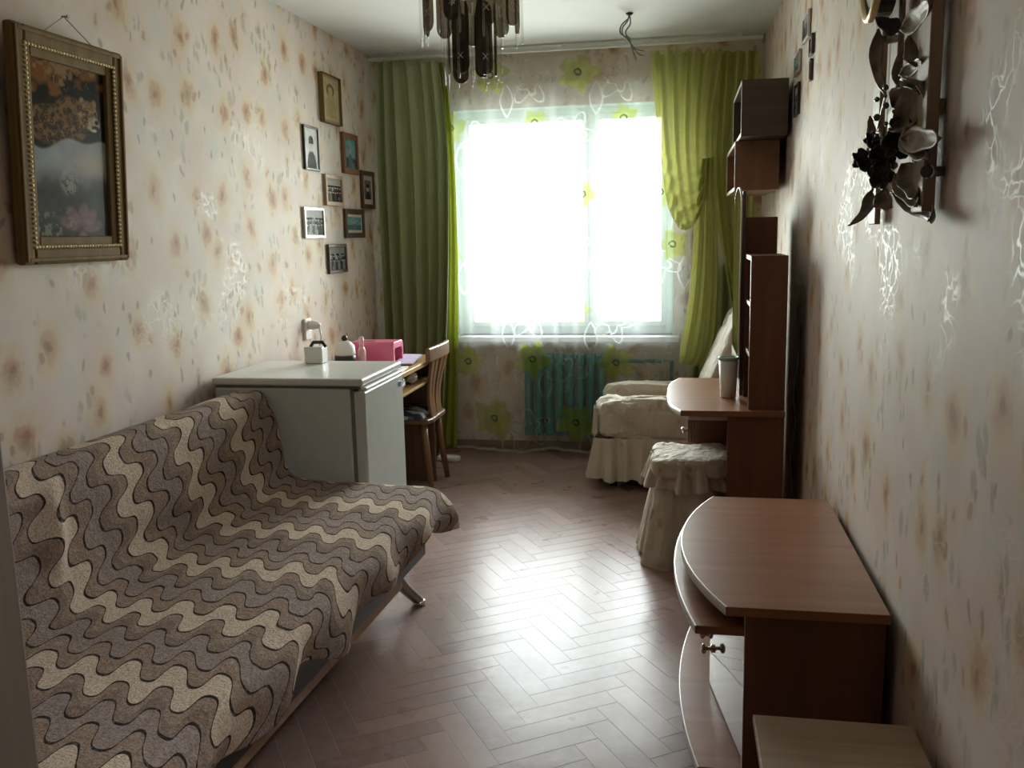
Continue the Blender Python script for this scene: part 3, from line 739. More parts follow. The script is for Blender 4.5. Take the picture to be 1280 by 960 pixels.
# nail lamp
nl = thing('nail_lamp', (-1.60, 4.55, DZT), 'pink box shaped nail drying lamp with an arched opening', 'lamp')
def arch(w_, h_, r, n=6):
    pts = [(-w_ / 2, 0)]
    pts = [(w_ / 2, 0)] + [(w_ / 2 - r + r * math.cos(a), h_ - r + r * math.sin(a)) for a in np.linspace(0, PI / 2, n)] + [(-w_ / 2 + r - r * math.sin(a), h_ - r + r * math.cos(a)) for a in np.linspace(0, PI / 2, n)] + [(-w_ / 2, 0)]
    return pts
o_out = arch(.17, .125, .03); o_in = arch(.125, .09, .02)
xs0, xs1 = -1.70, -1.46
v_ = [(xs0, 4.56 + p[0], DZT + .001 + p[1]) for p in o_out] + [(xs1, 4.56 + p[0], DZT + .001 + p[1]) for p in o_out] + [(xs1, 4.56 + p[0], DZT + .001 + p[1]) for p in o_in] + [(xs1 - .16, 4.56 + p[0], DZT + .001 + p[1]) for p in o_in]
n_ = len(o_out); f_ = []
for a_i in range(3):
    for k in range(n_ - 1): f_.append((a_i * n_ + k, a_i * n_ + k + 1, (a_i + 1) * n_ + k + 1, (a_i + 1) * n_ + k))
f_.append(tuple(range(n_))); f_.append(tuple(range(3 * n_, 4 * n_)))
MB().add(v_, f_).build('housing', 'pink', nl, .003)
box('vent', (-1.64, -1.58), (4.53, 4.57), (DZT + .126, DZT + .128), 'seal', nl, .0005)
box('lamp_tray', (-1.62, -1.464), (4.50, 4.62), (DZT + .001, DZT + .012), 'seal', nl, .001)
# bottles
bt = thing('pot', (-1.63, 4.25, DZT), 'squat white and black round pot with dark knob beside the pink lamp', 'pot')
MB().lathe([(.045, 0), (.05, .01), (.054, .07), (.052, .088)], (-1.645, 4.27, DZT), 20).build('base', 'black', bt, smooth=True)
MB().lathe([(.050, .086), (.052, .10), (.048, .135), (.03, .155), (.012, .16)], (-1.645, 4.27, DZT), 20).build('body', 'whiteplastic', bt, smooth=True)
MB().ball((-1.645, 4.27, DZT + .172), .016).build('knob', 'black', bt, smooth=True)
bp = thing('bottle', (-1.58, 4.33, DZT), 'slim pale pink bottle between the pot and the pink lamp', 'bottle')
MB().lathe([(.018, 0), (.020, .01), (.020, .10), (.010, .125)], (-1.585, 4.345, DZT), 16).build('body', 'palepink', bp, smooth=True)
MB().lathe([(.012, .12), (.012, .165), (.008, .17)], (-1.585, 4.345, DZT), 14).build('cap', 'palepink', bp, smooth=True)
bq = thing('jar', (-1.75, 4.22, DZT), 'low dark pink jar at the wall end of the desk', 'jar')
MB().lathe([(.03, 0), (.035, .01), (.035, .05), (.03, .06)], (-1.76, 4.24, DZT), 16).build('body', 'pink', bq, smooth=True)
MB().lathe([(.031, .06), (.031, .08), (.025, .083)], (-1.76, 4.24, DZT), 16).build('lid', 'black', bq, smooth=True)
pp = thing('papers', (-1.42, 4.5, DZT), 'loose white sheets and leaflet lying at the desk edge', 'papers')
MB().add([(-1.50, 4.18, DZT + .001), (-1.36, 4.22, DZT + .001), (-1.38, 4.46, DZT + .001), (-1.52, 4.42, DZT + .004)] + [(-1.50, 4.18, DZT + .005), (-1.36, 4.22, DZT + .005), (-1.38, 4.46, DZT + .005), (-1.52, 4.42, DZT + .008)],
         [(0, 1, 2, 3), (4, 5, 6, 7), (0, 1, 5, 4), (1, 2, 6, 5), (2, 3, 7, 6), (3, 0, 4, 7)]).build('sheet', 'whiteplastic', pp)
MB().add([(-1.47, 4.5, DZT + .006), (-1.375, 4.52, DZT + .006), (-1.385, 4.74, DZT + .02), (-1.48, 4.72, DZT + .024)] + [(-1.47, 4.5, DZT + .012), (-1.375, 4.52, DZT + .012), (-1.385, 4.74, DZT + .03), (-1.48, 4.72, DZT + .034)],
         [(0, 1, 2, 3), (4, 5, 6, 7), (0, 1, 5, 4), (1, 2, 6, 5), (2, 3, 7, 6), (3, 0, 4, 7)]).build('leaflet', 'lilac', pp)
# chair facing the desk
ch = thing('chair', (-1.50, 4.86, 0), 'brown wooden chair with curved back pushed up to the desk', 'chair')
CX_, CY0, CY1 = -1.36, 4.66, 5.06
MB().prism([(-1.76, 4.70), (-1.74, 4.66), (CX_ + .01, CY0 + .02), (CX_ + .03, CY0 + .07), (CX_ + .03, CY1 - .07), (CX_ + .01, CY1 - .02), (-1.74, 5.06), (-1.76, 5.02)], .385, .41, 2).build('seat', 'chairwood', ch, .006)
def cush(u, v):
    a, c = 2 * u - 1, 2 * v - 1
    e = (1 - abs(a) ** 4) * (1 - abs(c) ** 4)
    return (-1.56 + .185 * a, 4.86 + .185 * c, .412 + .045 * max(0, e) ** .5 + .004 * mnoise.noise(Vector((u * 6, v * 6, 0))))
cu = grid('cushion', cush, 24, 24, 'cushion', None); setp(cu, 'blue and white patterned thin cushion lying on the chair seat', 'cushion')
for (x0, y0, x1, y1) in ((CX_ - .03, CY0 + .06, CX_ + .02, CY0 + .03), (CX_ - .03, CY1 - .06, CX_ + .02, CY1 - .03), (-1.70, CY0 + .06, -1.75, CY0 + .02), (-1.70, CY1 - .06, -1.75, CY1 - .02)):
    MB().tube([(x0, y0, .386), (x0 + (x1 - x0) * .4, y0 + (y1 - y0) * .4, .22), (x1, y1, 0)], [.024, .021, .015], 12).build('leg', 'chairwood', ch, smooth=True)
def back_slat(y0, y1):
    path = [Vector((CX_ + .012, y0, .395)), Vector((CX_ + .0, y0 + (y1 - y0) * .2, .48)), Vector((CX_ + .005, y0 + (y1 - y0) * .45, .58)), Vector((CX_ + .03, y0 + (y1 - y0) * .85, .70)), Vector((CX_ + .045, y1, .762))]
    vs = []; fs = []
    for i in range(13):
        p = poly(path, i / 12); wd = .026 + .012 * abs(i / 12 - .45)
        for dx, dy in ((-.009, -wd), (.009, -wd), (.009, wd), (-.009, wd)): vs.append(p + Vector((dx, dy, 0)))
    for i in range(12):
        for k in range(4): fs.append((i * 4 + k, i * 4 + (k + 1) % 4, i * 4 + 4 + (k + 1) % 4, i * 4 + 4 + k))
    fs += [(3, 2, 1, 0), (48, 49, 50, 51)]
    return MB().add(vs, fs)
back_slat(CY0 + .13, CY0 + .06).build('back_slat', 'chairwood', ch, .004)
back_slat(CY0 + .17, CY0 + .145).build('back_slat', 'chairwood', ch, .004)
back_slat(CY1 - .17, CY1 - .145).build('back_slat', 'chairwood', ch, .004)
back_slat(CY1 - .13, CY1 - .06).build('back_slat', 'chairwood', ch, .004)
vs = []; fs = []
for i in range(17):
    t = i / 16; y = CY0 - .01 + (CY1 - CY0 + .02) * t; bow = .06 * (1 - (2 * t - 1) ** 2)
    x = CX_ + .02 + bow * -.2 + .035 * abs(2 * t - 1) ** 2 * -1 + .045; z = .765 + .006 * (1 - (2 * t - 1) ** 2)
    for dx, dz in ((-.013, -.035), (.013, -.035), (.013, .04), (-.013, .04)): vs.append((x + dx, y, z + dz))
for i in range(16):
    for k in range(4): fs.append((i * 4 + k, i * 4 + (k + 1) % 4, i * 4 + 4 + (k + 1) % 4, i * 4 + 4 + k))
fs += [(3, 2, 1, 0), (64, 65, 66, 67)]
MB().add(vs, fs).build('top_rail', 'chairwood', ch, .006)
sl = MB().prism([(-1.50, 5.37), (-1.37, 5.36), (-1.35, 5.40), (-1.37, 5.43), (-1.50, 5.45)], 0.001, .032, 2).build('block', 'whiteplastic', None, .008)
setp(sl, 'flat white block lying on the floor at the foot of the green curtain', 'block')

# ------------------------------------------------------------------ right side: low cabinet with bow front
cb = thing('cabinet', (.28, 2.40, 0), 'low reddish brown cabinet with bow front and mirror doors against right wall', 'cabinet')
CYa, CYb, CXr = 1.968, 2.836, .4535
def bow(x_end, x_mid, ya, yb, xr, n=22, p=2.0):
    pts = [(xr, ya), (xr, yb)]
    for i in range(n + 1):
        t = i / n; y = yb + (ya - yb) * t
        pts.append((x_mid + (x_end - x_mid) * abs(2 * t - 1) ** p, y))
    return pts
def bow_board(name, x_end, x_mid, ya, yb, xr, z0, z1, parent, mat='cherry', p=2.0):
    o = MB().prism(bow(x_end, x_mid, ya, yb, xr, p=p), z0, z1, 2).build(name, mat, parent, .0015)
    e = MB(); pts = bow(x_end, x_mid, ya, yb, xr, p=p)[2:]; n = len(pts)
    vs = []; fs = []
    for (x, y) in pts: vs += [(x - .0015, y, z0 + .001), (x - .0015, y, z1 + .0004), (x + .002, y, z1 + .0004)]
    for i in range(n - 1):
        a = i * 3; fs += [(a, a + 1, a + 4, a + 3), (a + 1, a + 2, a + 5, a + 4)]
    MB().add(vs, fs).build('edge_band', 'edge', o, smooth=True)
    return o
bow_board('top', .107, .008, CYa, CYb, CXr, .548, .570, cb)
bow_board('middle_shelf', .040, -.010, 1.99, CYb - .02, CXr - .03, .492, .512, cb, 'cherry')
bow_board('base_shelf', .050, .006, 1.99, CYb - .02, CXr - .03, .142, .162, cb, 'cherry')
for y in (1.988, CYb - .038): 
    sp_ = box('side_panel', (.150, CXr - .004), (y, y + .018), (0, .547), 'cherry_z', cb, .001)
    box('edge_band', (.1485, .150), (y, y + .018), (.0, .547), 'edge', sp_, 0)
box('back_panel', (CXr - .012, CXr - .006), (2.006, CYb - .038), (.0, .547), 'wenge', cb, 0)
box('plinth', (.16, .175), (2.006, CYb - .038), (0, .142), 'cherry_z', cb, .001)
DMX, DMY = .088, 2.40
for (xa, ya, xb, yb, kk) in ((.155, 2.010, DMX, DMY - .003, .90), (DMX, DMY + .003, .155, 2.79, .10)):
    d = Vector((xb - xa, yb - ya, 0)).normalized(); nn = Vector((-d.y, d.x, 0))
    a = Vector((xa, ya, 0)); c = Vector((xb, yb, 0))
    vs = [a, c, c - nn * .016, a - nn * .016]
    dd_ = MB().prism([(p.x, p.y) for p in vs], .166, .489, 2).build('door', 'mirror', cb, .001)
    kp = a.lerp(c, kk) + Vector((0, 0, .285))
    kb = MB().lathe([(.011, 0), (.012, .004), (.005, .008), (.005, .018), (.013, .022), (.014, .028), (.009, .032)], (0, 0, 0), 16, 'x')
    ang = math.atan2(nn.y, nn.x)
    kb.v = [tuple(Matrix.Rotation(ang, 3, 'Z') @ Vector(p) + kp) for p in kb.v]
    kb.build('knob', 'bronze', dd_, smooth=True)

st = thing('stool', (.30, 1.58, 0), 'square wooden stool with a pale worn top beside the low cabinet', 'stool')
box('top', (.150, .452), (1.45, 1.745), (.422, .440), 'stoolwood', st, .003)
box('apron', (.175, .43), (1.475, 1.72), (.365, .421), 'stoolwood', st, .003)
for x in (.18, .395):
    for y in (1.48, 1.685): box('leg', (x, x + .03), (y, y + .03), (0, .364), 'stoolwood', st, .003)

# ------------------------------------------------------------------ dressing table with stepped mirror tower
dv = thing('dressing_table', (.2, 3.95, 0), 'reddish brown dressing table with stepped tower and tall mirror at right wall', 'dressing table')
bow_board('desktop', .005, -.052, 3.55, 4.37, .40, .683, .705, dv, 'cherry', p=3.0)
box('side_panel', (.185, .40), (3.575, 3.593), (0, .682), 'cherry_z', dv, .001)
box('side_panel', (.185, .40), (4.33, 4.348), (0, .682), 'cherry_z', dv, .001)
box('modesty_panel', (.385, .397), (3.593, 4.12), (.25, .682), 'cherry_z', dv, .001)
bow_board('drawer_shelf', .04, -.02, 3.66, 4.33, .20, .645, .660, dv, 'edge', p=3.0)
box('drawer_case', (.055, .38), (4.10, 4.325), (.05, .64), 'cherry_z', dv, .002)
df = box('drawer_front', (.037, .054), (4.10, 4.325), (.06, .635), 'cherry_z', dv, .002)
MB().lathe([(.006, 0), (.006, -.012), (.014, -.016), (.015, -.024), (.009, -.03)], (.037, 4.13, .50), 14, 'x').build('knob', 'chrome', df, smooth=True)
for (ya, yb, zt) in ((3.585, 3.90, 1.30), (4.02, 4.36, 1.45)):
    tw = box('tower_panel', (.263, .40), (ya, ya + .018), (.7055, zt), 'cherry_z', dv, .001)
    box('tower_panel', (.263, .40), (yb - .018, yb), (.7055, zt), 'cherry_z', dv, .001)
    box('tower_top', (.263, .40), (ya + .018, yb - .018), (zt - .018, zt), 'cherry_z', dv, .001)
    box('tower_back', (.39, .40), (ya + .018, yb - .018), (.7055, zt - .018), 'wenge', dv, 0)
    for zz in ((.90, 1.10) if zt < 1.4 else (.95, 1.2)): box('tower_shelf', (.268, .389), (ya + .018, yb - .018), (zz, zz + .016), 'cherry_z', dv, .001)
mb_ = box('mirror_back', (.248, .262), (3.905, 4.36), (.7055, 1.555), 'wenge', dv, .001)
mp = [(3.90, .78), (4.365, .78), (4.365, 1.50)] + [(4.13 + .235 * math.cos(a), 1.50 + .075 * math.sin(a)) for a in np.linspace(.25, PI - .25, 12)] + [(3.90, 1.50)]
mm = MB().prism(mp, .240, .247, 0).build('mirror', 'mirror', dv)
ep = [(3.897, .777)] + [(3.897, 1.505)] + [(4.13 + .238 * math.cos(a), 1.503 + .075 * math.sin(a)) for a in np.linspace(PI - .2, .2, 12)]
MB().tube([(.2435, y, z) for y, z in ep], .004, 6).build('mirror_rim', 'edge', mm, smooth=True)
cp = thing('cup', (.205, 3.93, .705), 'white plastic cup with a green rim standing on the dressing table', 'cup')
MB().lathe([(.030, .0005), (.032, .004), (.040, .165), (.037, .165), (.030, .008)], (.20, 3.86, .705), 24).build('body', 'whiteplastic', cp, smooth=True)
M['mint'] = plain('mint_rim', (0.30, 0.50, 0.38), 0.4)
MB().lathe([(.0405, .158), (.043, .163), (.043, .172), (.0375, .172), (.0375, .158)], (.20, 3.86, .705), 24).build('rim', 'mint', cp, smooth=True)
cbl = MB().tube([(.445, 3.58, .95), (.44, 3.56, .86), (.425, 3.55, .78), (.44, 3.56, .66), (.425, 3.57, .5), (.44, 3.56, .35), (.45, 3.56, .08)], .004, 8).build('cable', 'black', None, smooth=True)
setp(cbl, 'thin black cable hanging on the wall behind the dressing table', 'cable')

# ------------------------------------------------------------------ wall shelf
ws = thing('wall_shelf', (.36, 4.7, 1.57), 'stepped open wall shelf of dark and reddish boxes on right wall', 'shelf')
def open_box(x0, x1, y0, y1, z0, z1, mat, matin, nm):
    t = .016
    q = box(nm + '_panel', (x0, x1), (y0, y0 + t), (z0, z1), mat, ws, .001); box('edge_band', (x0 - .0015, x0), (y0, y0 + t), (z0, z1), 'edge', q, 0)
    q = box(nm + '_panel', (x0, x1), (y1 - t, y1), (z0, z1), mat, ws, .001); box('edge_band', (x0 - .0015, x0), (y1 - t, y1), (z0, z1), 'edge', q, 0)
    q = box(nm + '_board', (x0, x1), (y0 + t, y1 - t), (z0, z0 + t), mat, ws, .001); box('edge_band', (x0 - .0015, x0), (y0 + t, y1 - t), (z0, z0 + t), 'edge', q, 0)
    q = box(nm + '_board', (x0, x1), (y0 + t, y1 - t), (z1 - t, z1), mat, ws, .001); box('edge_band', (x0 - .0015, x0), (y0 + t, y1 - t), (z1 - t, z1), 'edge', q, 0)
    box(nm + '_back', (x1 - .006, x1 - .001), (y0 + t, y1 - t), (z0 + t, z1 - t), matin, ws, 0)
open_box(.257, .455, 4.25, 4.90, 1.806, 2.046, 'wenge', 'wenge', 'upper')
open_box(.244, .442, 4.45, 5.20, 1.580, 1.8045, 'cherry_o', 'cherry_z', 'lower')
box('wall_cleat', (.443, XR), (4.6, 5.05), (1.70, 1.74), 'wenge', ws, .001); box('wall_cleat', (.456, XR), (4.4, 4.8), (1.95, 1.99), 'wenge', ws, .001)

# ------------------------------------------------------------------ armchair in slipcover
ac = thing('armchair', (.0, 5.1, 0), 'low armchair in a cream ruffled slipcover in the corner right of the window', 'armchair')
def soft(name, c, hx, hy, hz, p=4, nz=.012, seed=0, parent=None, mat='slip', lean=None, nu=40, nv=24, wr=9):
    def fn(u, v):
        a = 2 * PI * u; t = PI * (v - .5)
        f = lambda s, e: math.copysign(abs(s) ** e, s)
        e = 2 / p
        d = Vector((f(math.cos(t), e) * f(math.cos(a), e), f(math.cos(t), e) * f(math.sin(a), e), f(math.sin(t), e)))
        q = Vector((d.x * hx, d.y * hy, d.z * hz)); k = nz * mnoise.noise(q * wr + Vector((seed, 0, 0))) + nz * .5 * mnoise.noise(q * wr * 3 + Vector((seed, 5, 0)))
        q += d.normalized() * k
        if lean: q.x += lean * q.z
        return Vector(c) + q
    return grid(name, fn, nu, nv, mat, parent)
soft('arm_cover', (-.10, 4.965, .385), .355, .105, .115, 5, .026, 1, ac, nu=72, nv=40, wr=11)
soft('arm_cover', (-.10, 5.37, .41), .345, .085, .11, 5, .02, 2, ac, nu=60, nv=34, wr=11)
soft('seat_cover', (-.06, 5.15, .33), .36, .17, .13, 5, .012, 3, ac)
soft('back_cover', (.255, 5.14, .70), .085, .32, .30, 5, .022, 4, ac, lean=.42, nu=60, nv=34, wr=10)
soft('frame', (.02, 5.12, .20), .38, .25, .13, 8, 0, 5, ac, mat='slip')
def ruffle(path, z1, z0, amp, freq, flare, seed):
    """gathered strip hanging along a path (x, y)"""
    P_ = [Vector((p[0], p[1], 0)) for p in path]; seg = [0]
    for i in range(1, len(P_)): seg.append(seg[-1] + (P_[i] - P_[i - 1]).length)
    def fn(u, v):
        s = u * seg[-1]; i = max(k for k in range(len(seg) - 1) if seg[k] <= s + 1e-9); f = (s - seg[i]) / (seg[i + 1] - seg[i])
        p = P_[i].lerp(P_[i + 1], f)
        # normal blended across corners
        def nr(k): d = (P_[k + 1] - P_[k]).normalized(); return Vector((d.y, -d.x, 0))
        n = nr(i)
        if f > .8 and i + 2 < len(P_): n = n.lerp(nr(i + 1), (f - .8) * 2.5)
        if f < .2 and i > 0: n = nr(i - 1).lerp(n, .5 + f * 2.5)
        ph = freq * s + .6 * mnoise.noise(Vector((s * 9, seed, 0)))
        w_ = math.sin(ph) * (.35 + .65 * v) + .35 * math.sin(ph * 2.3 + 1) * v
        p = p + n * (amp * w_ + flare * v + .004 * math.sin(PI * min(1, v * 8)))
        return (p.x, p.y, z1 + (z0 - z1) * v + .008 * math.sin(ph * .5) * v)
    return fn
grid('skirt', ruffle([(-.42, 5.44), (-.455, 5.40), (-.46, 5.0), (-.455, 4.90), (-.43, 4.865), (-.1, 4.86), (.40, 4.86)], .285, .055, .022, 70, .035, 3), 260, 14, 'slip', ac)
grid('arm_ruffle', ruffle([(-.44, 5.06), (-.458, 5.03), (-.462, 4.92), (-.44, 4.875)], .46, .30, .008, 90, .012, 8), 60, 12, 'slip', ac)
for x in (-.36, .34):
    for y in (4.95, 5.34): box('leg', (x - .02, x + .02), (y - .02, y + .02), (0, .08), 'black', ac, .004)
for x, z in ((-.452, .285),):
    MB().tube([(x, 4.95, .33), (x - .02, 4.94, .30), (x - .012, 4.93, .27), (x, 4.94, .29)], .004, 6).build('tie', 'slip', ac, smooth=True)

# ------------------------------------------------------------------ pouf under the dressing table
pf = thing('pouf', (.05, 3.87, 0), 'round cream pouf with ruffled cover tucked under the dressing table', 'pouf')
soft('seat_cover', (.045, 3.87, .425), .165, .175, .042, 6, .012, 9, pf, nu=60, nv=26, wr=16)
def circ(cx, cy, rx, ry, n=28, a0=0): return [(cx + rx * math.cos(a0 - 2 * PI * k / n), cy + ry * math.sin(a0 - 2 * PI * k / n)) for k in range(n + 1)]
grid('top_ruffle', ruffle(list(reversed(circ(.045, 3.87, .158, .165))), .462, .335, .020, 80, .035, 5), 340, 16, 'slip', pf)
grid('skirt', ruffle(list(reversed(circ(.045, 3.87, .15, .155))), .40, .006, .024, 34, .075, 11), 300, 24, 'slip', pf)
MB().lathe([(.14, .0), (.14, .36)], (.045, 3.87, .01), 24).build('stool_frame', 'mattress', pf)

# ------------------------------------------------------------------ pictures
def picture(name, wall, y0, y1, z0, z1, fwid, depth, fmat, paint, label, cat, group=None, mat_w=0, tilt=0, nu=30, nv=40, matc=None, nofront=False):
    """a framed picture on the left (-1) or right (+1) wall"""
    x = XL if wall < 0 else XR; s = -wall
    cy, cz = (y0 + y1) / 2, (z0 + z1) / 2
    t = thing(name, (x, cy, cz), label, cat, group)
    X = lambda a, c: tuple(sorted((x + s * a, x + s * c)))
    b = MB()
    b.box(X(.002, depth), (y0, y0 + fwid), (z0, z1)).box(X(.002, depth), (y1 - fwid, y1), (z0, z1)).box(X(.002, depth), (y0 + fwid, y1 - fwid), (z0, z0 + fwid)).box(X(.002, depth), (y0 + fwid, y1 - fwid), (z1 - fwid, z1))
    b.build('frame', fmat, t, .0015)
    a0, a1, c0, c1 = y0 + fwid, y1 - fwid, z0 + fwid, z1 - fwid
    if mat_w:
        MB().box(X(.003, depth * .5), (a0, a1), (c0, c1)).build('mount', matc or 'edge', t)
        a0 += mat_w; a1 -= mat_w; c0 += mat_w; c1 -= mat_w
    xx = x + s * (depth * .5 + .001)
    def fn(u, v):
        y = a0 + (a1 - a0) * (u if wall < 0 else 1 - u); return (xx, y, c1 + (c0 - c1) * v)
    grid('print', fn, nu, nv, 'print', t, colfn=paint)
    if tilt: t.rotation_euler = (0, tilt, 0)
    return t
def P_group(seed, tint=(1, 1, 1), lo=.02, hi=.55):
    def f(U, V):
        n = fbm(U * 1 + seed, V + seed * 2, 6, seed); g = lo + (hi - lo) * sstep(n, .35, .75)
        r = np.random.default_rng(seed)
        g = np.where(V < .3, hi * .9 * (.7 + .3 * n), g)
        for row, vy in enumerate((.36, .55)):
            for k in range(6):
                cx = .1 + k * .16 + .03 * r.random(); cy = vy + .04 * r.random()
                body = (np.abs(U - cx) < .075) & (V > cy) & (V < cy + .42); g = np.where(body, lo + (.08 if (k + row) % 2 else .35) * r.random(), g)
                d = np.hypot((U - cx) / .045, (V - cy) / .055); g = np.where(d < 1, hi, g)
                d = np.hypot((U - cx) / .05, (V - cy + .035) / .035); g = np.where(d < 1, lo, g)
        return g[:, None] * np.array(tint)[None, :]
    return f
def P_portrait(seed, tint=(1, 1, 1), bg=.5, dark=.02):
    def f(U, V):
        g = bg * (.75 + .5 * fbm(U + seed, V, 4, seed))
        body = np.hypot((U - .5) / .36, (V - 1.0) / .45) < 1; g = np.where(body, dark + .05 * fbm(U, V, 12, seed), g)
        hd = np.hypot((U - .5) / .17, (V - .42) / .17) < 1; g = np.where(hd, .58, g)
        hr = (np.hypot((U - .5) / .2, (V - .34) / .16) < 1) & (V < .38); g = np.where(hr, dark, g)
        for ex in (.43, .57): g = np.where(np.hypot((U - ex) / .03, (V - .42) / .015) < 1, dark * 3, g)
        g = np.where(np.hypot((U - .5) / .05, (V - .51) / .012) < 1, .25, g)
        return g[:, None] * np.array(tint)[None, :]
    return f
def P_land(seed):
    def f(U, V):
        n = fbm(U + seed, V, 7, seed); c = np.zeros((len(U), 3))
        c[:] = np.array([.16, .30, .31]) * (.5 + n)[:, None]
        m = sstep(V, .55, .7) * sstep(n, .3, .6); c = c * (1 - m[:, None]) + np.array([.05, .09, .07]) * m[:, None]
        fg = np.hypot((U - .5) / .16, (V - .75) / .3) < 1; c[fg] = (.12, .16, .2)
        fg = np.hypot((U - .5) / .09, (V - .42) / .1) < 1; c[fg] = (.42, .32, .25)
        return c
    return f
def P_icon(U, V):
    n = fbm(U, V, 9, 3); c = np.array([.42, .34, .19])[None, :] * (.75 + .5 * n)[:, None]
    hood = np.hypot((U - .5) / .22, (V - .30) / .13) < 1; c[hood] = (.17, .12, .06)
    face = np.hypot((U - .5) / .13, (V - .33) / .10) < 1; c[face] = (.40, .31, .17)
    rob = (np.abs(U - .5) < .18 + .22 * (V - .42)) & (V > .42) & (V < .9); c[rob] = np.array([.36, .28, .15]) * (.8 + .4 * n[rob][:, None])
    ed = np.minimum(np.minimum(U, 1 - U), np.minimum(V, 1 - V)); c[ed < .06] = (.30, .23, .12)
    return c
M['darkwood'] = wood('dark_photo_frame', (0.06, 0.03, 0.02), (0.11, 0.055, 0.035), 'z', 0.35)
M['redwood'] = wood('reddish_photo_frame', (0.15, 0.06, 0.03), (0.24, 0.10, 0.05), 'z', 0.35)
M['lightwood'] = wood('light_photo_frame', (0.33, 0.22, 0.13), (0.45, 0.32, 0.2), 'z', 0.4)
M['silver'] = plain('silver_frame', (0.55, 0.54, 0.52), 0.3, 0.6)
GP = 'small photos on the left wall'
picture('wall_picture', -1, 4.735, 5.0, 2.015, 2.272, .004, .03, 'goldframe', P_icon, 'thin edged beige plaque of a hooded figure, topmost of the left wall cluster', 'plaque', None)
picture('photo_frame', -1, 4.482, 4.675, 1.75, 1.975, .012, .014, 'black', P_portrait(3, (1, .98, .95), .62), 'black framed pale portrait photo below the beige plaque', 'photo frame', GP)
picture('photo_frame', -1, 5.02, 5.265, 1.765, 1.992, .03, .02, 'redwood', P_land(5), 'reddish brown framed colour photo right of the pale portrait', 'photo frame', GP)
picture('photo_frame', -1, 4.732, 4.99, 1.576, 1.743, .022, .018, 'lightwood', P_group(11, (1, .9, .8)), 'light brown framed group photo in the middle of the cluster', 'photo frame', GP)
picture('photo_frame', -1, 5.308, 5.54, 1.574, 1.799, .026, .018, 'darkwood', P_portrait(17, (.9, .85, .8), .2), 'dark narrow framed photo with pale mount nearest the curtain', 'photo frame', GP, mat_w=.03)
picture('photo_frame', -1, 4.428, 4.695, 1.402, 1.561, .016, .016, 'silver', P_group(23, (1, .97, .93)), 'pale framed group photo, leftmost of the lower row', 'photo frame', GP)
picture('photo_frame', -1, 5.006, 5.323, 1.399, 1.565, .03, .018, 'darkwood', P_land(29), 'dark brown framed teal photo at right of the lower row', 'photo frame', GP, mat_w=.015)
picture('photo_frame', -1, 4.727, 5.0, 1.207, 1.368, .018, .018, 'darkwood', P_group(31, (.8, .78, .78), .02, .4), 'dark framed group photo hanging lowest of the cluster', 'photo frame', GP)
GR = 'small photos on the right wall'
for i, (y0, y1, z0, z1, lab, pt, fm) in enumerate(((3.742, 3.92, 2.116, 2.216, 'small grey photo frame highest on the right wall', P_group(41), 'silver'),
        (3.622, 3.705, 2.032, 2.105, 'small dark photo frame just below the highest one on right wall', P_portrait(43), 'darkwood'),
        (4.0, 4.178, 2.033, 2.12, 'flat grey photo frame just above the dark wall shelf', P_land(47), 'silver'),
        (3.646, 3.68, 1.941, 2.02, 'narrow brown photo frame lowest of the near column on right wall', P_portrait(53), 'darkwood'),
        (4.005, 4.138, 1.864, 1.992, 'dark upright photo frame beside the dark wall shelf', P_group(59), 'black'))):
    picture('photo_frame', 1, y0, y1, z0, z1, .008 if i == 3 else .012, .012, fm, pt, lab, 'photo frame', GR, nu=16, nv=20)

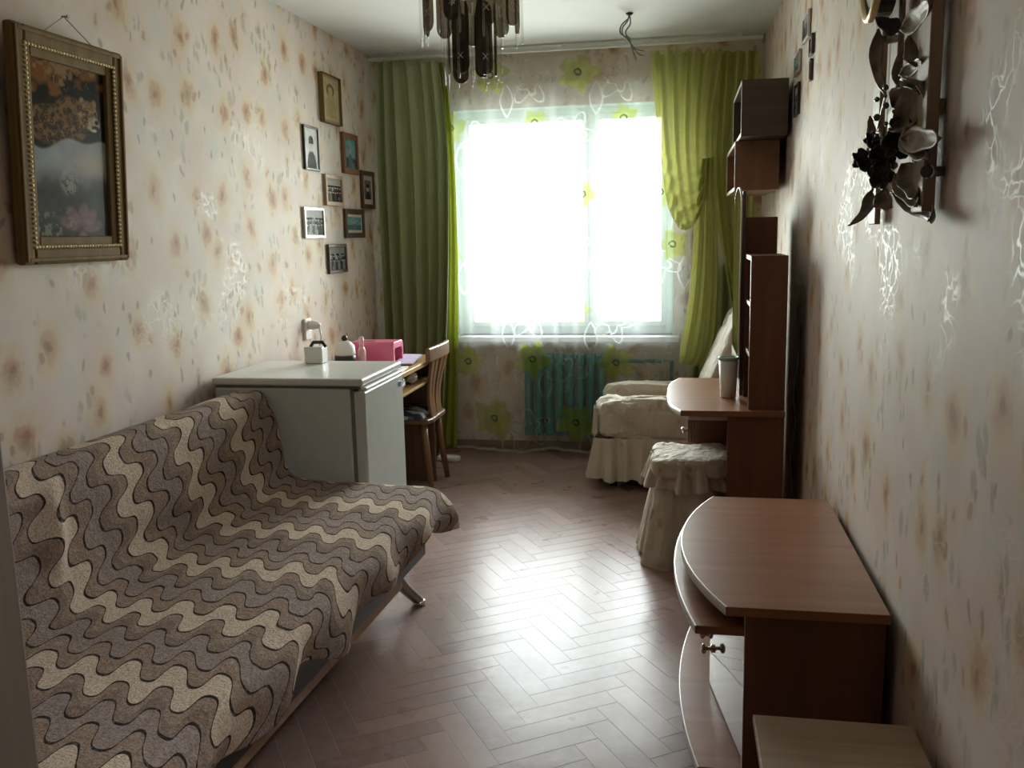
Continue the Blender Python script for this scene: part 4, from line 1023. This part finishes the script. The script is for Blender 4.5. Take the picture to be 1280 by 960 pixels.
# big cat picture
def P_leopard(U, V):
    N_ = len(U); c = np.zeros((N_, 3)); n = fbm(U * 1.0, V * 1.9, 6, 2); n2 = fbm(U, V * 1.9, 22, 7)
    c[:] = np.array([.018, .016, .013]) * (.6 + .8 * n)[:, None]
    def put(m, col):
        m = np.clip(m, 0, 1)[:, None]; c[:] = c * (1 - m) + (np.array(col)[None, :] if np.ndim(col) == 1 else col) * m
    # glowing dusk leaves and clouds on top
    put(sstep(n + .35 * (1 - U) - V * 2.4, .34, .60), (.20, .085, .03))
    put(.8 * sstep(n2 + .2 * np.exp(-((U - .42) / .14) ** 2) - V * 2.6, .42, .6) * .8, (.34, .24, .12))
    # crouching spotted body
    body = sstep(np.hypot((U - .30) / .36, (V - .355) / .115), 1.08, .92); sh = sstep(np.hypot((U - .52) / .24, (V - .31) / .135), 1.08, .92)
    leg = sstep(np.hypot((U - .42) / .13, (V - .43) / .07), 1.1, .9)
    head = sstep(np.hypot((U - .76) / .135, (V - .265) / .085), 1.08, .92); muz = sstep(np.hypot((U - .83) / .09, (V - .315) / .045), 1.1, .9)
    fur = np.array([.20, .115, .05])[None, :] * (.35 + 1.1 * n2)[:, None]
    for m in (body, sh, leg): put(m * .95, fur)
    put(head, np.array([.34, .20, .085])[None, :] * (.5 + .8 * n2)[:, None])
    for ex, ez in ((.68, .188), (.85, .192)): put(sstep(np.hypot((U - ex) / .035, (V - ez) / .026), 1.1, .8), (.30, .18, .08))
    put(muz, (.45, .36, .24)); put(sstep(np.hypot((U - .88) / .03, (V - .30) / .014), 1.2, .8), (.02, .012, .01))
    put(sstep(np.hypot((U - .86) / .05, (V - .338) / .018), 1.2, .8), (.03, .015, .012)); put(sstep(np.hypot((U - .845) / .03, (V - .350) / .009), 1.2, .8), (.6, .55, .5))
    for ex in (.755, .86): put(sstep(np.hypot((U - ex) / .018, (V - .248) / .01), 1.3, .8), (.04, .035, .01))
    mask = np.clip(body + sh + head * .55 + leg, 0, 1)
    rg = np.random.default_rng(77); rr = np.full(N_, 9.0)
    for _ in range(560):
        ru, rv = rg.random(), .16 + .66 * rg.random(); sz = .010 + .009 * rg.random()
        ro = np.hypot(U - ru, (V - rv) * 1.85 * .85) + .006 * (n2 - .5); rr = np.minimum(rr, np.abs(ro - sz) / .0062)
    put(mask * sstep(rr, 1.25, .6) * .92, (.025, .016, .01))
    # cloud bank
    edge = .445 + .03 * np.sin(U * 5 + 1) + .02 * np.sin(11 * U)
    cm = sstep(V, edge - .008, edge + .012)
    cl = np.array([.34, .36, .38])[None, :] * (.7 + .5 * n)[:, None]
    dk = sstep(V + .12 * (n - .5), .56, .74)
    cl = cl * (1 - dk[:, None]) + np.array([.06, .062, .06])[None, :] * (.6 + .9 * n)[:, None] * dk[:, None]
    wm = sstep(np.hypot((U - .85) / .4, (V - .56) / .09), 1.2, .2)[:, None] * .6; cl = cl * (1 - wm) + np.array([.50, .42, .33])[None, :] * wm
    cm2 = cm[:, None]; c[:] = c * (1 - cm2) + cl * cm2
    # second cat shape in the mist
    rm = sstep(np.hypot((U - .46) / .13, (V - .66) / .10), 1.2, .6) * sstep(rr, 1.3, .6); put(rm * .6, (.42, .40, .34))
    # pink lily and pale leaves below
    for ang in (3.5, 4.1, 4.9, 5.5, 6.1, 1.4):
        px_, py_ = .60 + .17 * math.cos(ang), .95 + .085 * math.sin(ang)
        dx, dy = U - px_, (V - py_) * 1.85; a_, b_ = dx * math.cos(ang) + dy * math.sin(ang), -dx * math.sin(ang) + dy * math.cos(ang)
        put(sstep(np.hypot(a_ / .15, b_ / .075), 1.15, .6) * .7, np.array([.26, .16, .17])[None, :] * (.6 + .7 * n2)[:, None])
    put(sstep(n2, .58, .72) * sstep(V, .82, .88) * (U < .5) * .7, (.26, .28, .22))
    return np.clip(c, 0, 1)
py0, py1, pz0, pz1 = 2.345, 2.862, 1.342, 2.020
fp = thing('framed_picture', (XL, (py0 + py1) / 2, pz0), 'large gilt framed painting of a spotted wild cat above clouds', 'picture')
def mould(name, off, wid, x0, x1, mat, bev):
    a0, a1, c0, c1 = py0 + off, py1 - off, pz0 + off, pz1 - off
    return MB().box((x0, x1), (a0, a0 + wid), (c0, c1)).box((x0, x1), (a1 - wid, a1), (c0, c1)).box((x0, x1), (a0 + wid, a1 - wid), (c0, c0 + wid)).box((x0, x1), (a0 + wid, a1 - wid), (c1 - wid, c1)).build(name, mat, fp, bev)
mould('outer_moulding', 0, .05, XL + .004, XL + .034, 'goldframe', .008)
mould('ridge', .008, .012, XL + .034, XL + .040, 'goldframe', .004)
mould('inner_moulding', .05, .032, XL + .004, XL + .026, 'goldframe', .004)
beads = MB(); st_ = .0135
def bead_line(p, q):
    n = max(1, int((Vector(q) - Vector(p)).length / st_))
    for k in range(n):
        c = Vector(p).lerp(Vector(q), k / n); beads.ball(c, .0058, 6, 4)
o_ = .052; xx = XL + .034
cs = [(xx, py0 + o_, pz0 + o_), (xx, py1 - o_, pz0 + o_), (xx, py1 - o_, pz1 - o_), (xx, py0 + o_, pz1 - o_)]
for k in range(4): bead_line(cs[k], cs[(k + 1) % 4])
bo = beads.build('bead_border', 'gold', fp, smooth=True); bo['kind'] = 'stuff'; bo['label'] = 'bright gold bead border'
iy0, iy1, iz0, iz1 = py0 + .08, py1 - .08, pz0 + .08, pz1 - .08
grid('print', lambda u, v: (XL + .014, iy0 + (iy1 - iy0) * u, iz1 + (iz0 - iz1) * v), 150, 270, 'print', fp, colfn=P_leopard)
MB().tube([(XL + .02, py0 + .14, pz1 - .01), (XL + .008, 2.61, 2.083), (XL + .02, py1 - .12, pz1 - .01)], .0018, 6).build('hanging_string', 'string', fp)
MB().lathe([(.003, 0), (.003, .02), (.006, .021), (.006, .024)], (XL, 2.61, 2.083), 8, 'x').build('nail', 'steel', fp)
fp.rotation_euler = (0, math.radians(3.2), 0)

# ------------------------------------------------------------------ chandelier and wires
LC = Vector((-.715, 3.2, 0))
cn = thing('chandelier', (LC.x, LC.y, H), 'chandelier of dark glass plates and clear rods hanging from the ceiling', 'chandelier')
MB().lathe([(.06, -.03), (.065, -.02), (.065, -.001)], (LC.x, LC.y, H), 24).build('ceiling_cup', 'chrome', cn, smooth=True)
MB().tube([(LC.x, LC.y, H - .02), (LC.x, LC.y, 2.30)], .008, 10).build('stem', 'chrome', cn, smooth=True)
for R_, z in ((.165, 2.335), (.095, 2.26)):
    pts = [(LC.x + R_ * math.cos(a), LC.y + R_ * math.sin(a), z) for a in np.linspace(0, 2 * PI, 33)]
    MB().tube(pts, .006, 8, False).build('ring', 'chrome', cn, smooth=True)
for a in (0, PI / 2): MB().tube([(LC.x - .165 * math.cos(a), LC.y - .165 * math.sin(a), 2.335), (LC.x + .165 * math.cos(a), LC.y + .165 * math.sin(a), 2.335)], .004, 6).build('spoke', 'chrome', cn)
pw, ph, n = .031, .24, 10
out = [(pw * math.cos(a), -ph / 2 + pw + pw * math.sin(a)) for a in np.linspace(PI, 2 * PI, n)] + [(pw * math.cos(a), ph / 2 - pw + pw * math.sin(a)) for a in np.linspace(0, PI, n)]
p0 = MB().prism(out, -.004, .004, 1).build('glass_plate', 'smoke', None, .0015)
st_me = MB()
for k, zz in enumerate((-.030,)):
    for s_ in (-1, 1): st_me.tube([(-.010, -.0045, zz - .010 * s_), (.010, -.0045, zz + .010 * s_)], .0012, 4)
M['etch'] = plain('etched_mark', (0.55, 0.53, 0.5), 0.5)
mk0 = st_me.build('etched_star', 'etch', None)
rd0 = MB().tube([(0, 0, -.125), (0, 0, .125)], .0042, 6).build('glass_rod', 'rod', None, smooth=True)
fp_, fm_, fr_ = True, True, True
plates = [(.160, 2.205, 9, .35), (.080, 2.062, 6, .25)]
for R_, z, N_, ph_ in plates:
    for k in range(N_):
        a = 2 * PI * k / N_ + ph_
        o = p0 if fp_ else p0.copy()
        if not fp_: COL.objects.link(o)
        fp_ = False; o.parent = None; dz = .012 * math.sin(k * 2.4)
        o.location = (LC.x + R_ * math.cos(a), LC.y + R_ * math.sin(a), z + dz); o.rotation_euler = (0, 0, a + PI / 2); adopt(o, cn)
        m = mk0 if fm_ else mk0.copy()
        if not fm_: COL.objects.link(m)
        fm_ = False; m.parent = o; m.location = (0, -.0045, -.06); m.rotation_euler = (0, 0, 0)
for R_, z, N_ in ((.174, 2.175, 14), (.098, 2.04, 12)):
    for k in range(N_):
        a = 2 * PI * k / N_ + R_ * 40
        o = rd0 if fr_ else rd0.copy()
        if not fr_: COL.objects.link(o)
        fr_ = False; o.parent = None; o.location = (LC.x + R_ * math.cos(a), LC.y + R_ * math.sin(a), z + .01 * math.sin(k * 1.7)); adopt(o, cn)
wi = thing('wires', (-.27, 4.9, H), 'bare lamp wires dangling from the ceiling near the window', 'wires')
MB().lathe([(.012, -.012), (.02, -.002), (.02, -.0005)], (-.27, 4.9, H), 12).build('hook_plate', 'black', wi)
c0 = Vector((-.27, 4.9, H))
for k, pts in enumerate(([(0, 0, -.005), (-.01, 0, -.04), (-.035, 0, -.07), (-.03, .0, -.11), (0, 0, -.12), (.012, 0, -.16), (.05, 0, -.205), (.07, 0, -.21)],
                         [(0, 0, -.005), (.005, .01, -.05), (-.02, .01, -.09), (0, .01, -.13), (.02, .01, -.19), (.035, .01, -.23)],
                         [(-.01, 0, -.03), (-.04, -.01, -.06), (-.045, -.01, -.095), (-.015, 0, -.12), (.03, 0, -.175), (.075, .01, -.19)])):
    MB().tube([c0 + poly(pts, t / 20) for t in range(21)], .004, 6).build('wire', 'seal', wi, smooth=True)

# ------------------------------------------------------------------ leather flower trellis on the right wall
tr = thing('wall_trellis', (XR, 2.1, 1.42), 'wooden slat trellis with brown leather flowers and leaves on right wall', 'wall decoration')
for (y0, y1, z0, z1, x0, x1) in ((2.295, 2.375, 1.405, 2.02, .449, .462), (2.135, 2.205, 1.56, 2.02, .449, .462), (1.83, 1.915, 1.425, 2.02, .44, .463)):
    box('slat', (x0, x1), (y0, y1), (z0, z1), 'slat', tr, .003)
for z in (1.60, 1.95): box('crossbar', (.463, .474), (1.84, 2.37), (z, z + .03), 'slat', tr, .002)
def leaf_mb(L_, W_, curl, twist, wave=.2, nu=10, nv=6):
    vs = []; fs = []
    for i in range(nu + 1):
        t = i / nu; wd = W_ * (math.sin(PI * t ** .75) ** .9) * (1 + wave * math.sin(9 * t)); an = curl * t
        cx = L_ * (math.sin(an) / curl if abs(curl) > .01 else t); cz = L_ * ((1 - math.cos(an)) / curl if abs(curl) > .01 else 0)
        for j in range(nv + 1):
            s_ = 2 * j / nv - 1; tw = twist * t
            vs.append((cx, s_ * wd * math.cos(tw), cz + s_ * wd * math.sin(tw) + .35 * W_ * s_ * s_))
    for i in range(nu):
        for j in range(nv): a = i * (nv + 1) + j; fs.append((a, a + 1, a + nv + 2, a + nv + 1))
    return MB().add(vs, fs)
def wallpt(q, yy, xx):
    """a place on the trellis, seen at zoom place q: near the middle plane of the bouquet, else close to the wall"""
    px, py = 1040 + q[0] * .3125, q[1] * .3125
    p = at(px, py, 1, yy)
    return p if p.x < xx else at(px, py, 0, xx)
def put_leaf(q0, q1, W_, curl, roll, mat, yy=2.1, name='leaf', bend=0.0):
    a, c = wallpt(q0, yy, .44), wallpt(q1, yy - .03, .435)
    L_ = (c - a).length; mb = leaf_mb(L_, W_, curl, .35)
    end = Vector(mb.v[-4]); k_ = L_ / max(.01, (end.x ** 2 + end.z ** 2) ** .5)
    e1 = (c - a).normalized(); nz_ = Vector((-.25, -1, .1)); nz_ = (nz_ - e1 * nz_.dot(e1)).normalized()
    nz_ = Matrix.Rotation(roll, 3, e1) @ nz_; e2 = nz_.cross(e1)
    tl = math.atan2(end.z, end.x); ct, st_2 = math.cos(-tl), math.sin(-tl)
    out_ = []
    for p in mb.v:
        x_, z_ = (p[0] * ct - p[2] * st_2) * k_, (p[0] * st_2 + p[2] * ct) * k_
        w_ = p[1] + bend * math.sin(PI * min(1, max(0, x_ / L_)))
        out_.append(tuple(a + e1 * x_ + e2 * w_ + nz_ * z_))
    mb.v = [(min(p[0], XR - .012), p[1], p[2]) for p in out_]
    o = mb.build(name, mat, tr, smooth=True, fix=False)
    m = o.modifiers.new('thick', 'SOLIDIFY'); m.thickness = .003
    return o
for a in (((275, 125), (172, 78), .022, .8, .3, 'leather_d', 2.1, 0), ((190, 112), (222, 385), .018, .9, .5, 'leather', 2.1, -.022), ((205, 150), (275, 158), .012, .6, .2, 'leather', 2.1, 0),
          ((335, 272), (308, 150), .020, .8, .4, 'leather', 2.0, 0), ((285, 120), (402, 0), .022, .5, .2, 'leather_l', 2.0, 0), ((275, 300), (362, 235), .014, .7, .5, 'leather', 2.0, 0),
          ((270, 350), (300, 180), .012, .8, .2, 'leather', 2.05, .01), ((372, 320), (262, 505), .046, 1.0, .3, 'leather', 1.98, 0), ((250, 420), (350, 350), .030, .8, .7, 'leather', 2.0, 0),
          ((285, 560), (442, 552), .024, .5, .3, 'leather_l', 1.9, 0), ((300, 520), (385, 640), .030, .7, .2, 'leather_l', 1.92, 0), ((160, 545), (150, 462), .010, .5, .2, 'leather', 2.12, 0),
          ((160, 760), (70, 905), .016, 1.1, .4, 'leather', 2.1, .008), ((180, 775), (245, 830), .024, .6, .4, 'leather', 2.05, 0), ((245, 770), (398, 884), .024, 1.1, .6, 'leather', 1.98, 0),
          ((255, 700), (345, 830), .022, .8, .2, 'leather_l', 1.98, 0), ((285, 660), (340, 800), .026, .8, .4, 'leather', 1.95, 0), ((330, 640), (385, 600), .016, .8, .4, 'leather_d', 1.95, 0)):
    put_leaf(a[0], a[1], a[2], a[3], a[4], a[5], a[6], 'leaf', a[7])
for (qx, qy, sc, yy) in ((265, 570, 1.0, 2.0), (205, 610, .9, 2.04), (195, 700, .85, 2.04), (125, 640, .7, 2.07), (275, 505, .7, 2.0), (160, 560, .5, 2.08)):
    for k in range(6):
        an = 2 * PI * k / 6 + qx; ln_ = 72 * sc
        put_leaf((qx, qy), (qx + ln_ * math.cos(an), qy + ln_ * math.sin(an)), .020 * sc, 1.1, .6 * math.sin(k * 2.2), 'leather_d', yy - .02 * (k % 3), 'petal')
M['berry'] = plain('shiny_berry', (0.12, 0.10, 0.09), 0.12, var=.2)
for k in range(14):
    c_ = wallpt((215 + 40 * math.sin(k * 2.1), 350 + 30 * k * .8), 2.0, .43)
    MB().ball(c_, .006 + .002 * math.sin(k * 3), 10, 6).build('berry', 'berry', tr, smooth=True)
for q_ in (((275, 125), 2.1, 1.93), ((215, 385), 2.08, 1.62), ((265, 570), 2.0, 1.62), ((195, 640), 2.04, 1.62), ((125, 640), 2.07, 1.6), ((160, 765), 2.1, 1.5), ((250, 780), 2.0, 1.5)):
    e_ = wallpt(q_[0], q_[1], .44); b_ = Vector((.452, 2.33 if q_[0][0] < 230 else 2.17, q_[2])); m_ = (e_ + b_) / 2 + Vector((0, -.02, .02))
    MB().tube([poly([b_, m_, e_], t / 8) for t in range(9)], .003, 6).build('stem', 'leather', tr, smooth=True)
og = thing('wall_clock', (XR - .05, 2.16, 1.95), 'gold rimmed pointed oval dial hanging at the top of the trellis', 'clock')
def tear(sc, n=28): return [(sc * .085 * math.sin(2 * PI * k / n) * (1 - .25 * math.cos(2 * PI * k / n) * -1), 1.98 - .02 + sc * -.125 * math.cos(2 * PI * k / n) * (1.0 if math.cos(2 * PI * k / n) < 0 else 1.0)) for k in range(n)]
cyc = 2.13
rim = [(XR - .085, cyc + p[0], p[1]) for p in tear(1.0)]; rim.append(rim[0])
MB().tube(rim, .009, 8, False).build('rim', 'gold', og, smooth=True)
MB().prism([(cyc + p[0], p[1]) for p in tear(.97)], XR - .082, XR - .045, 0).build('case', 'black', og)
M['dial'] = plain('pale_dial', (0.48, 0.55, 0.50), 0.4, var=.25, scale=60)
MB().prism([(cyc + p[0], p[1]) for p in tear(.80)], XR - .0845, XR - .082, 0).build('dial', 'dial', og)
MB().box((XR - .086, XR - .0846), (cyc - .003, cyc + .003), (1.955, 2.02)).build('hand', 'black', og)
pg = thing('wall_peg', (XR, 1.775, 1.495), 'short metal peg with black end sticking out of right wall', 'peg')
pa = Vector((-.75, -.65, 0)).normalized(); pq = at(1180, 214, 0, XR - .001)
MB().tube([pq, pq + Vector((-.02, 0, 0)), pq + Vector((-.02, 0, 0)) + pa * .014], [.009, .010, .013], 14).build('shaft', 'chrome', pg, smooth=True)
MB().tube([pq + Vector((-.02, 0, 0)) + pa * .0142, pq + Vector((-.02, 0, 0)) + pa * .019], .0115, 14).build('cap', 'black', pg)
